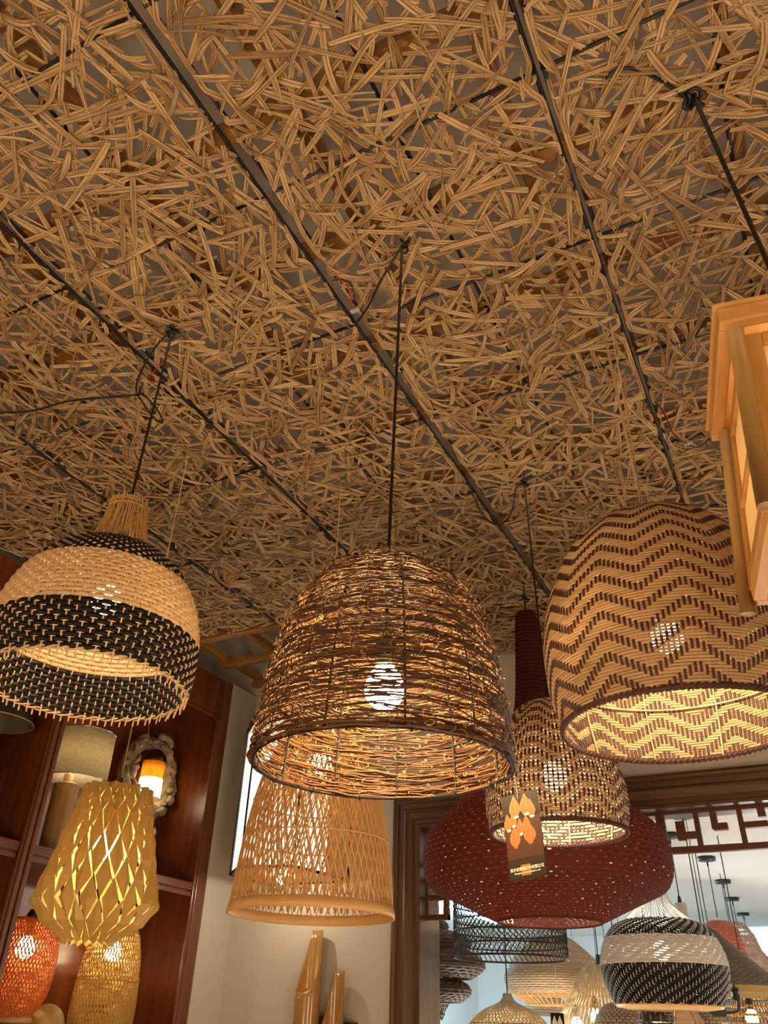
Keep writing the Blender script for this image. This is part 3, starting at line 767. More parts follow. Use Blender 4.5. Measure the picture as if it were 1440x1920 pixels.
def small_lattice(label, L, prof, n, turn, mat, bz, ztop, w=.0042, base=True):
    r = thing('bamboo_lattice_lamp', label, 'pendant lamp', L)
    pf = Prof(prof)
    b = MB(); lattice(b, pf, n, turn, w, .0013, .0, 1.); lattice(b, Prof(pf.p * [.94, 1]), n, -turn * .6, w * .8, .0012, 0, 1., ph=.07); b.build('bamboo_lattice', M[mat], r)
    R, Z = pf.p[-1]
    if base: b = MB(); ring(b, (0, 0, Z - .006), R, 0, 60, tw=(.004, .018)); b.build('mouth_band', M['bamboo_band'], r)
    else: b = MB(); ring(b, (0, 0, Z), R, .0025); b.build('mouth_ring', M[mat], r)
    b = MB(); lathe(b, [(.001, prof[0][1] + .03), (.016, prof[0][1] + .03), (.03, prof[0][1] - .002), (.001, prof[0][1] - .002)], n=20); b.build('top_cap', M['blackmetal'], r)
    bulb(r, (0, 0, bz), .036, 'bulb')
    cord(r, [(0, 0, prof[0][1] + .02), (0, 0, ztop - L[2])], .0025)
    return r
small_lattice('red-orange bamboo lattice lantern glowing in the lower left corner', np.array([-2.88, 2.53, 1.575]),
    [(.03, .34), (.075, .335), (.104, .305), (.123, .24), (.128, .155), (.116, .07), (.088, .02), (.082, .0)], 56, 1.7, 'bamboo_o', .23, 2.08)
r_ = small_lattice('yellow bamboo lattice lantern with a waist hoop, right of the red-orange one', np.array([-2.875, 3.01, 1.53]),
    [(.03, .42), (.07, .41), (.098, .375), (.118, .30), (.128, .22), (.133, .15), (.135, .08), (.13, .0)], 58, 1.5, 'bamboo_y', .30, 2.08, base=False)
for z, R in ((.19, .1315), (.20, .131), (.03, .134)): b = MB(); ring(b, (0, 0, z), R + .003, .002); b.build('hoop', M['bamboo_y'], r_)

# ---- box lantern, top right
def box_lantern():
    c = np.array([.160, 1.062, 2.12]); a = math.atan2(.276, -.048) - PI / 2
    r = thing('box_lantern', 'honey pine and paper box lantern with round corner posts, at the right edge', 'pendant lamp', c)
    Rm = np.array([[math.cos(a), -math.sin(a), 0], [math.sin(a), math.cos(a), 0], [0, 0, 1]])
    def put(mb, name, mat, bv=.002):
        mb.V = [v @ Rm.T for v in mb.V]; o = mb.build(name, M[mat], r, smooth=False); return bevel(o, bv, 2)
    H = .315; h = .140
    b = MB()                                                      # cap: four boards around, plus top
    for s in ((-h, -h, h, -h + .02), (-h, h - .02, h, h), (-h, -h + .02, -h + .02, h - .02), (h - .02, -h + .02, h, h - .02)): box(b, (s[0], s[1], H - .012), (s[2], s[3], H + .016))
    put(b, 'cap_frame', 'pine_y', .003)
    b = MB(); box(b, (-h - .004, -h - .004, H + .016), (h + .004, h + .004, H + .022)); put(b, 'cap_board', 'pine_y', .001)
    ti, bo = .118, .148; z0 = -.012
    for sx in (-1, 1):
        for sy in (-1, 1):
            b = MB(); tube(b, [(sx * ti, sy * ti, H - .012), (sx * bo, sy * bo, z0)], .0115, 20); b.V = [v @ Rm.T for v in b.V]; b.build('post', M['dowel'], r)
    lerp = lambda z: ti + (bo - ti) * (H - z) / (H - z0)
    for ax in (0, 1):
        for s in (-1, 1):
            def W(u, z, d=0.):
                k = lerp(z) - .004 - d; v = (s * k, u) if ax == 0 else (u, s * k); return [v[0], v[1], z]
            def panel(z1, z2, u1, u2, d1, d2):
                # slab following the splay
                b = MB(); V = []
                for z in (z1, z2):
                    for u in (u1(z), u2(z)):
                        for d in (d1, d2): V.append(W(u, z, d))
                b.add(V, [[0, 1, 3, 2], [4, 6, 7, 5], [0, 4, 5, 1], [2, 3, 7, 6], [0, 2, 6, 4], [1, 5, 7, 3]]); return b
            e = lambda z: lerp(z) - .010; f = lambda z: lerp(z) - .034
            bb = MB()
            for args in ((z0 + .03, H - .02, lambda z: -e(z), lambda z: -f(z)), (z0 + .03, H - .02, lambda z: f(z), lambda z: e(z)), (H - .045, H - .02, lambda z: -f(z), lambda z: f(z)), (z0 + .03, z0 + .055, lambda z: -f(z), lambda z: f(z)), (.14, .152, lambda z: -f(z), lambda z: f(z))):
                q = panel(args[0], args[1], args[2], args[3], .0, .014); bb.add(q.V[0], q.Q[0])
            put(bb, 'side_frame', 'pine')
            q = panel(z0 + .05, H - .04, lambda z: -f(z) - .004, lambda z: f(z) + .004, .006, .008); put(q, 'paper_panel', 'paper', .0005)
            bb = MB()
    b = MB()
    for s in (-1, 1):
        box(b, (-.135, s * .132 - .009, z0 + .008), (.135, s * .132 + .009, z0 + .030)); box(b, (s * .132 - .009, -.123, z0 + .008), (s * .132 + .009, .123, z0 + .030))
    put(b, 'bottom_frame', 'pine_y')
    b = MB(); box(b, (-.124, -.124, z0 + .020), (.124, .124, z0 + .022)); put(b, 'paper_panel', 'paper', .0005)
    bulb(r, (0, 0, .16), .03, 'bulb_soft')
    b = MB(); tube(b, [(0, 0, .22), (0, 0, H + .05)], .003, 6); b.build('lamp_wire', M['cable'], r)
    top = at_z(1305, 190, ZW - .02) - c
    cord(r, [(0, 0, H + .02), top], .0042); knot(r, top + [0, 0, .01], .018, .004, 1); knot(r, top + [-.012, 0, .012], .014, .004, 2)
    A = lambda x, y, z=ZW - .005: at_z(x, y, z) - c
    cord(r, [top + [-.01, 0, .01], A(1250, 158), A(1205, 135), A(1170, 128), A(1140, 142), A(1125, 165, ZW + .03)], .004, 'slack_cord')
box_lantern()

# ---- cable joints in the ceiling, right
def joint(label, pts_b, pts_r, con, group='wire joints under the panels'):
    P0 = at_z(con[0], con[1], ZW - .03)
    r = thing('wire_joint', label, 'wire joint', P0)
    A = lambda q: at_z(q[0], q[1], ZW - .03 + (q[2] if len(q) > 2 else 0)) - P0
    b = MB(); tube(b, spline([A(q) for q in pts_b], 30), .002, 6); b.build('black_wire', M['cable'], r)
    if pts_r: b = MB(); tube(b, spline([A(q) for q in pts_r], 20), .0013, 5); b.build('red_wire', M['red_wire'], r)
    b = MB()
    for k in range(3): box(b, np.array([-.012 + k * .009, -.006, -.004]), np.array([-.004 + k * .009, .006, .006]))
    bevel(b.build('connector', M['clear'], r), .0015, 1)
joint('red and black wires joined in a clear connector above the box lantern', [(1225, 748, .04), (1245, 775), (1262, 812), (1285, 830), (1310, 838), (1338, 815, .0), (1352, 805, .03)], [(1240, 760, .03), (1256, 790), (1275, 825)], (1290, 832))

# ================================================================== HANG TAG ON THE TWIG LAMP
M['card'] = plain('tag_card_dark', (.010, .005, .003, 1), .5, spec=.2)
M['card_brown'] = plain('tag_print_brown', (.048, .014, .005, 1), .5, spec=.2)
M['print_orange'] = strip_mat('tag_print_orange', [(.27, .10, .014, 1), (.27, .10, .014, 1)], (.16, .05, .008, 1), .5, 0, .8)
M['print_white'] = plain('tag_print_white', (.85, .78, .62, 1), .3)
M['print_dark'] = plain('tag_print_dark', (.018, .008, .004, 1), .5, spec=.2)
def hang_tag():
    o0 = np.array([-.3865, 1.1995, 1.887]); ex = np.array([.065, -.020, .0]); ex /= np.linalg.norm(ex)
    W_, H_ = .0655, .121
    r = thing('hang_tag', 'printed brown hang tag showing teardrop lamps, tied to the rim of the twig lamp', 'tag', o0)
    roll = math.radians(3.6); up = np.array([0, 0, 1.]); n = np.cross(ex, up)         # towards the viewer
    E1 = ex * math.cos(roll) + up * math.sin(roll); E2 = np.cross(n, E1) * -1; E2 = E2 if E2[2] > 0 else -E2
    def P(u, v, d=0.): return E1 * (u - .5) * W_ + E2 * (-v) * H_ + n * d               # u right, v down in card units
    def quad(mb, u0, v0, u1, v1, d0, d1):
        V = [P(u, v, d) for u in (u0, u1) for v in (v0, v1) for d in (d0, d1)]
        mb.add(V, [[0, 1, 3, 2], [4, 6, 7, 5], [0, 4, 5, 1], [2, 3, 7, 6], [0, 2, 6, 4], [1, 5, 7, 3]])
    b = MB(); quad(b, 0, 0, 1, 1, -.0008, 0); cd = b.build('card', M['card'], r, smooth=False)
    b = MB(); quad(b, .02, .30, .99, .985, 0, .0001); b.build('print_ground', M['card_brown'], cd, smooth=False)
    b = MB(); quad(b, .02, .76, .99, .985, .0001, .0002); b.build('print_floor', M['print_dark'], cd, smooth=False)
    def drop(mb, mw, u, v0, v1, w, mouth=True, d=.0003):
        t = np.linspace(0, 1, 15); wd = w * (np.sin(np.clip(t, 0, 1) ** 1.35 * PI) ** .9 * .5 + .06 * (1 - t))
        wd[-1] = w * .16; V = []
        A_ = []
        for k, (tt, ww) in enumerate(zip(t, wd)):
            for q in (-1, -.33, .33, 1): V.append(P(u + q * ww, v0 + (v1 - v0) * tt, d)); A_.append((.5, (q + 1) / 2 * 2.2, tt * .02))
        mb.add(V, gridq(15, 4), A_)
        if mouth:
            c = []
            for a in np.linspace(0, 2 * PI, 12, endpoint=False): c.append(P(u + .02 + w * .27 * math.cos(a), v1 - .022 + .014 * math.sin(a), d + .0002))
            c.append(P(u + .02, v1 - .022, d + .0002)); mw.add(c, None, None, [[12, k, (k + 1) % 12] for k in range(12)])
    b, w_ = MB(), MB()
    drop(b, w_, .34, .02, .30, .30); drop(b, w_, .64, .02, .29, .30); drop(b, w_, .78, .10, .33, .24, True, .00025)
    drop(b, w_, .11, .22, .44, .20); drop(b, w_, .26, .22, .40, .20, True, .00025)
    drop(b, w_, .44, .30, .51, .20, True, .00035); drop(b, w_, .62, .28, .50, .22, False)
    drop(b, w_, .27, .38, .64, .28, False, .00035); drop(b, w_, .68, .37, .62, .32, False, .00035)
    quad(b, .34, .835, .60, .955, .0002, .0003)
    b.build('lamp_print', M['print_orange'], cd, smooth=False)['kind'] = 'stuff'; w_.build('mouth_print', M['print_white'], cd, smooth=False)['kind'] = 'stuff'
    b = MB(); ring(b, (0, 0, 0), .0022, .0006, 16, 5)
    b.V[0] = b.V[0][:, [0]] * E1 + b.V[0][:, [1]] * E2 + b.V[0][:, [2]] * n + P(.48, .045, .0004); b.build('eyelet', M['chrome'], r)
    for body, v, size, nm, sp in (('奥尔家照明灯饰有限公司', .895, .0054, 'lettering', 1.0), ('Zhongshan Aoerjia Lighting Co., Ltd', .930, .0031, 'lettering', 1.0)):
        cu = bpy.data.curves.new(nm, 'FONT'); cu.body = body; cu.size = size; cu.align_x = 'CENTER'; cu.extrude = .00005; cu.materials.append(M['print_white'])
        if body[0] == 'Z': cu.offset = .00002
        t = bpy.data.objects.new('text_source', cu); COL.objects.link(t); t.parent = r
        m4 = np.eye(4); m4[:3, 0] = E1; m4[:3, 1] = E2; m4[:3, 2] = n; m4[:3, 3] = P(.50, v, .00055); t.matrix_local = Matrix(m4.tolist())
        bpy.context.view_layer.update(); me = bpy.data.meshes.new_from_object(t.evaluated_get(bpy.context.evaluated_depsgraph_get()))
        q = bpy.data.objects.new('lettering', me); COL.objects.link(q); q.parent = cd; q.matrix_local = Matrix(m4.tolist()); bpy.data.objects.remove(t)
    b = MB(); top = at_z(966, 1440, 1.935) - o0
    tube(b, spline([P(.48, .045, .001), P(.47, -.10, .001), P(.455, -.28, .002), top], 16), .0006, 5); b.build('string', M['stake'], r)
hang_tag()

# ================================================================== ON THE SHELVES OF THE CABINET
def shelf_things():
    zs = 2.1375
    L = np.array([-2.875, 2.535, zs])
    r = thing('table_lamp', 'table lamp with a linen drum shade on a wooden cylinder base, on the upper shelf', 'table lamp', L)
    b = MB(); lathe(b, [(.001, 0), (.054, 0), (.054, .30), (.05, .305), (.02, .305), (.001, .305)], n=40); bevel(b.build('base', M['dowel'], r), .003)
    b = MB(); lathe(b, [(.02, .305), (.02, .345), (.001, .345)], n=24); b.build('collar', M['stake'], r)
    S = (.012, .03)
    b = MB(); lathe(b, [(.135, .325), (.133, .535), (.131, .535), (.133, .325)], (S[0], S[1], 0), 64, True); b.build('shade', M['linen'], r)
    b = MB(); ring(b, (S[0], S[1], .326), .135, .002); ring(b, (S[0], S[1], .534), .133, .002)
    tube(b, [(0, 0, .345), (S[0], S[1], .50)], .003, 6)
    for a in (0, 2.1, 4.2): tube(b, [(S[0], S[1], .50), (S[0] + .132 * math.cos(a), S[1] + .132 * math.sin(a), .50)], .0015, 5)
    b.build('shade_frame', M['chrome'], r); bulb(r, (S[0], S[1], .43), .028, 'bulb')
    # driftwood ring lamp on the back panel
    c = np.array([-3.030, 3.135, 2.628])
    r = thing('driftwood_ring_lamp', 'grey driftwood ring with a glowing frosted cylinder in its middle, on the cabinet back', 'wall lamp', c)
    b = MB(); n_, k_ = 120, 20
    t = np.arange(n_) / n_ * 2 * PI; f = np.arange(k_) / k_ * 2 * PI
    T_, F_ = np.meshgrid(t, f, indexing='ij')
    nz = sum(rng.uniform(.5, 1) * np.sin(T_ * a + F_ * bq + rng.random() * 6) / (1 + .12 * a) for a, bq in ((3, 1), (7, 2), (11, 0), (17, 3), (29, 2), (41, 5), (5, 4)))
    rad = .034 * (1 + .16 * nz)
    R0 = .158 + .008 * np.sin(3 * T_)
    V = np.stack([.046 + rad * np.sin(F_), (R0 + rad * np.cos(F_)) * np.cos(T_) * 1.0, (R0 * 1.12 + rad * np.cos(F_)) * np.sin(T_)], -1)
    b.add(V, gridq(n_, k_, True, True)); b.build('wood_ring', M['drift'], r)
    b = MB()
    for q in range(46):
        a = q / 46 * 2 * PI + rng.normal() * .06; rr = .16 + rng.uniform(-.03, .036); ln = rng.uniform(.03, .07); y0, z0 = rr * math.cos(a), rr * 1.1 * math.sin(a)
        ta = a + PI / 2 + rng.normal() * .3; s = np.linspace(-1, 1, 9)
        P = np.stack([.066 + rng.uniform(-.022, .022) + .008 * np.cos(s * 1.5), y0 + math.cos(ta) * s * ln * .6 - .0 * s, z0 + math.sin(ta) * s * ln * .6], -1); P[:, 1] += .006 * np.sin(s * 3 + q)
        tube(b, P, rng.uniform(.010, .019), 9, taper=np.sqrt(np.clip(1.04 - s ** 2, .02, 1)) * (1 + .12 * np.sin(s * 9 + q)))
    b.build('wood_lump', M['drift'], r)['kind'] = 'stuff'
    b = MB(); tube(b, [(.002, 0, .055), (.05, -.01, .07), (.085, -.028, .075)], .02, 12); b.build('bracket', M['darkmetal'], r)
    G = (.115, -.045, 0)
    b = MB(); lathe(b, [(.001, .125), (.03, .118), (.055, .09), (.063, .06), (.060, .056), (.001, .07)], G, 32); b.build('metal_cap', M['darkmetal'], r)
    b = MB(); lathe(b, [(.0565, .060), (.0565, -.026), (.053, -.026), (.053, .060)], G, 40, True); b.build('frosted_glass', plain('amber_glass', (.75, .45, .10, 1), .4, noise=(.6, .32, .05, 1), nscale=30, trans=.7), r)
    b = MB(); lathe(b, [(.001, -.026), (.0575, -.026), (.0575, -.118), (.001, -.118)], G, 40); b.build('lit_diffuser', glow('lit_diffuser', (1., .82, .50, 1), 9), r)
    b = MB(); lathe(b, [(.001, -.118), (.060, -.118), (.060, -.124), (.001, -.124)], G, 40); b.build('glass_base', M['stake'], r)
    bulb(r, (G[0], G[1], .012), .02, 'bulb_soft')
    b = MB(); tube(b, spline([(.09, -.10, .18), (.10, -.12, .24), (.08, -.12, .31), (.06, -.12, .345)], 12), .0016, 5); b.build('string', M['stake'], r)
    # small card hanging under the ring
    q = at_x(284, 1560, -2.985)
    r = thing('hang_tag', 'small printed card hanging under the driftwood ring, half hidden by the folded lamp', 'tag', q)
    b = MB(); box(b, (-.001, -.035, -.075), (.001, .035, .04)); b.build('card', M['card'], r, smooth=False)
    b = MB(); box(b, (.001, -.03, -.07), (.0013, .03, -.02)); b.build('print_ground', plain('card_print', (.45, .36, .26, 1), .4, noise=(.3, .16, .07, 1), nscale=60), r, smooth=False)
    b = MB()
    for dy in (-.012, .02):
        t = np.linspace(0, 1, 9); V = []
        for tt in t:
            ww = .011 * math.sin(tt ** 1.4 * PI) + .001
            V += [(.0016, dy - ww, .03 - .045 * tt), (.0016, dy + ww, .03 - .045 * tt)]
        b.add(V, gridq(9, 2))
    b.build('lamp_print', M['print_white'], r, smooth=False)['kind'] = 'stuff'
    b = MB(); tube(b, [(0, 0, .04), (-.01, .0, .09)], .0008, 5); b.build('string', M['stake'], r)
    # left bay: enamel bowl shade and dark basket
    r = thing('bowl_pendant_lamp', 'dark green enamel bowl shade with a cream inside, upper left bay of the cabinet', 'pendant lamp', np.array([-2.875, 2.095, 2.585]))
    pf = Prof([(.02, .13), (.06, .12), (.11, .08), (.14, .03), (.15, 0)]); P_ = pf.p
    b = MB(); lathe(b, P_, n=56); b.build('bowl', plain('dark_green_enamel', (.035, .035, .018, 1), .25, coat=.5), r)
    b = MB(); lathe(b, np.c_[P_[:, 0] * .98, P_[:, 1] - .002], n=56); b.build('bowl_lining', plain('olive_enamel_lining', (.13, .115, .05, 1), .4), r)
    b = MB(); ring(b, (0, 0, 0), .15, .0025); b.build('rim', M['stake'], r)
    cord(r, [(0, 0, .12), (0, 0, .39)], .003)
    r = thing('dark_basket_lamp', 'dark brown woven round basket pendant, cut by the left edge under the banded lamp', 'pendant lamp', np.array([-2.865, 1.80, 2.22]))
    pf = Prof([(.02, .33), (.08, .32), (.14, .26), (.165, .17), (.15, .08), (.11, .0)])
    ov = lambda i, j: (i + j) % 2 == 0
    b = MB(); weave_rows(b, pf, range(22), 22, 50, ov, .002, .95, .002); b.build('weave', M['brownrod'], r)
    b = MB(); weave_stakes(b, pf, range(50), 22, 50, ov, .002, .004, .002, sec='round'); b.build('stakes', M['darkbar'], r)
    cord(r, [(0, 0, .32), (0, 0, .755)], .003)
    # wooden ball lamp, low
    q = at_x(84, 1922, -2.87)
    r = thing('wooden_ball_lamp', 'wooden ball top of a small lamp at the bottom edge of the cabinet', 'table lamp', np.array([q[0], q[1], 1.2025]))
    zc = q[2] - 1.2025
    b = MB(); a = np.linspace(-PI / 2, PI / 2, 24); lathe(b, [(max(1e-4, .072 * math.cos(x)), zc + .072 * math.sin(x)) for x in a], n=40); b.build('ball', M['dowel'], r)
    b = MB(); lathe(b, [(.001, 0), (.07, 0), (.07, .015), (.02, .03), (.016, zc - .06), (.001, zc - .06)], n=32); b.build('stem', M['dowel'], r)
shelf_things()

# ================================================================== ON THE DOORWAY WALL
def wall_things():
    # six-sided box light near the corner
    c = np.array([-2.26, 3.36, 2.16]); H = .70
    r = thing('box_wall_light', 'tall white-lit box wall light with black metal edges, behind the bamboo lattice lamp', 'wall lamp', c)
    ft = [(-2.478, 3.588), (-2.478, 3.258), (-2.298, 3.087), (-2.064, 3.158), (-2.031, 3.389), (-2.031, 3.588)]
    ft = [(x - c[0], y - c[1]) for x, y in ft]
    face = glow('lit_white_panel', (1., .88, .68, 1), 2.2); side = plain('cream_panel', (.72, .68, .52, 1), .5)
    def prism(mb, sc, z0, z1):
        V = [(x * sc, y * sc if y < .2 else y, z) for z in (z0, z1) for x, y in ft]; n = 6
        mb.add(V, [[i, (i + 1) % n, n + (i + 1) % n, n + i] for i in range(n)], None, [[0, i + 1, i] for i in range(1, n - 1)] + [[n, n + i, n + i + 1] for i in range(1, n - 1)])
    b = MB(); prism(b, .97, .012, H - .03)
    b.Q[0] = b.Q[0][1:4]; b.T = []; b.build('lit_panel', face, r, smooth=False)
    b = MB(); box(b, (ft[0][0] + .004, ft[1][1] + .01, .012), (ft[0][0] + .010, ft[0][1] - .004, H - .03)); b.build('side_panel', side, r, smooth=False)
    b = MB(); box(b, (ft[4][0] - .010, ft[4][1] + .01, .012), (ft[4][0] - .004, ft[5][1] - .004, H - .03)); b.build('side_panel', side, r, smooth=False)
    b = MB(); prism(b, 1., H - .03, H); b.build('cap', M['blackmetal'], r, smooth=False)
    b = MB(); prism(b, .985, H, H + .035); b.build('cap_top', plain('olive_cap', (.12, .12, .07, 1), .4), r, smooth=False)
    for i in range(6):
        b = MB(); x, y = ft[i]; tube(b, [(x, y, 0), (x, y, H)], .005, 6); b.build('edge', M['blackmetal'], r)
        b = MB(); bar(b, (x, y, .006), (*ft[(i + 1) % 6], .006), .010, .012); b.build('edge', M['blackmetal'], r)
    b = MB(); prism(b, .97, .008, .012); b.build('floor_plate', M['pine_y'], r, smooth=False)
    bulb(r, (.02, -.03, -.02), .018, 'bulb_white')
    # cut bamboo tubes
    def culm(label, x, y, zl, zh, rad, z0, th0, bare=False):
        r = thing('bamboo_tube_lamp', label, 'wall lamp', np.array([x, y, z0]), 'cut bamboo tube lamps on the wall')
        n, k = 64, 14; t = np.arange(n) / n * 2 * PI
        cc = (1 - np.cos(t - th0)) / 2
        top = zl + (zh - zl) * np.clip(cc / .86, 0, 1) ** 2.3 - z0
        tp = 1 - .35 * cc ** 4
        V = []
        lv = np.linspace(0, 1, k)
        for R_ in (rad, rad - .007):
            W_ = np.stack([np.stack([R_ * np.cos(t) , R_ * np.sin(t), top * q], -1) for q in lv], 1)
            # the tall tongue leans inwards as it narrows
            f = np.clip((W_[..., 2] - (zl - z0)) / (zh - zl), 0, 1)[..., None] ** 1.5
            W_[..., :2] *= 1 - .10 * f
            V.append(W_)
        b = MB(); b.add(V[0], gridq(n, k, True)); b.add(V[1], gridq(n, k, True)[:, ::-1])
        i = np.arange(n); j = (i + 1) % n; o_ = n * k
        b.Q.append(np.stack([i * k + k - 1, j * k + k - 1, o_ + j * k + k - 1, o_ + i * k + k - 1], 1))
        b.build('culm', plain('varnished_bamboo', (.40, .22, .065, 1), .25, noise=(.34, .18, .05, 1), nscale=9, coat=.5), r)
        b = MB(); ring(b, (0, 0, (zl - z0) * .35), rad + .001, .003); b.build('node_ring', M['dowel'], r)
        b = MB(); box(b, (.03, .02, .15), (.085, YD - y - .001, .20)); bevel(b.build('bracket', M['blackmetal'], r), .003)
        if not bare: bulb(r, (0, 0, zl - z0 - .10), .022, 'bulb_soft')
    culm('taller cut bamboo tube lamp with a yellow-lit mouth, below the lattice lamp', -2.165, 3.515, 1.705, 1.955, .058, 1.42, 4.45)
    culm('shorter cut bamboo tube lamp, right of the taller bamboo one', -2.035, 3.515, 1.56, 1.79, .052, 1.40, 4.35)
wall_things()

# ================================================================== LAMPS OF THE BACK ROOM
M['bk_black'] = strip_mat('black_rattan', [(.02, .013, .010, 1), (.035, .022, .016, 1)], (.012, .008, .006, 1), .45, 0, .5)
M['bk_brown'] = strip_mat('dark_brown_rattan', [(.045, .024, .015, 1), (.075, .04, .024, 1)], (.025, .014, .009, 1), .5, 0, .5)
M['bk_beige'] = strip_mat('beige_rattan', [(.40, .29, .19, 1), (.50, .38, .26, 1)], (.28, .19, .12, 1), .6, .15, .5)
M['bk_white'] = strip_mat('white_splint', [(.72, .68, .66, 1), (.80, .76, .73, 1)], (.55, .42, .33, 1), .5, .25, .4)
M['bk_mesh'] = strip_mat('pale_fibre', [(.60, .50, .33, 1), (.75, .64, .45, 1)], (.45, .34, .2, 1), .6, .5, .4)
M['terra'] = plain('terracotta', (.30, .085, .045, 1), .6, noise=(.24, .065, .035, 1), nscale=20, trans=.1)
BT = []       # where the back room's cords meet the ceiling
CANG = 'round black ceiling roses in the back room'
def canopy_and_cord(r, ax, z_top, ax_off=(0, 0), canopy=True, rc=.06):
    L = np.array(r.location); top = np.array([ax_off[0], ax_off[1], 2.649 - L[2]])
    cord(r, [(0, 0, z_top), top - [0, 0, .02]], .0035)
    if canopy:
        b = MB(); lathe(b, [(.001, 0), (rc, 0), (rc, -.022), (rc - .004, -.026), (.001, -.026)], top, 32); b.build('ceiling_rose', M['blackmetal'], r)
        b = MB(); tube(b, [top - [0, 0, .026], top - [0, 0, .06]], .006, 8); b.build('strain_relief', M['blackmetal'], r)
def basket(name, label, L, prof, nrow, ncol, mw, ms, group=None, fill=.9, amp=.002, sw=.004, bl=None, canopy=False, plainw=True, zc=None):
    r = thing(name, label, 'pendant lamp', np.array(L), group)
    pf = Prof(prof); ov = (lambda i, j: (i + j) % 2 == 0) if plainw else (lambda i, j: (i + j) % 4 < 2)
    b = MB(); weave_rows(b, pf, range(nrow), nrow, ncol, ov, amp, fill, .0018, 2); b.build('weave', M[mw], r)
    b = MB(); weave_stakes(b, pf, range(ncol), nrow, ncol, ov, amp, sw, .0018, sub=1); b.build('stakes', M[ms], r)
    b = MB(); ring(b, (0, 0, pf.p[-1][1]), pf.p[-1][0], .004, 56); b.build('rim', M[ms], r)
    if bl is not None: bulb(r, (0, 0, bl), .035, 'bulb_soft')
    canopy_and_cord(r, None, prof[0][1] - .002, canopy=canopy)
    return r, pf

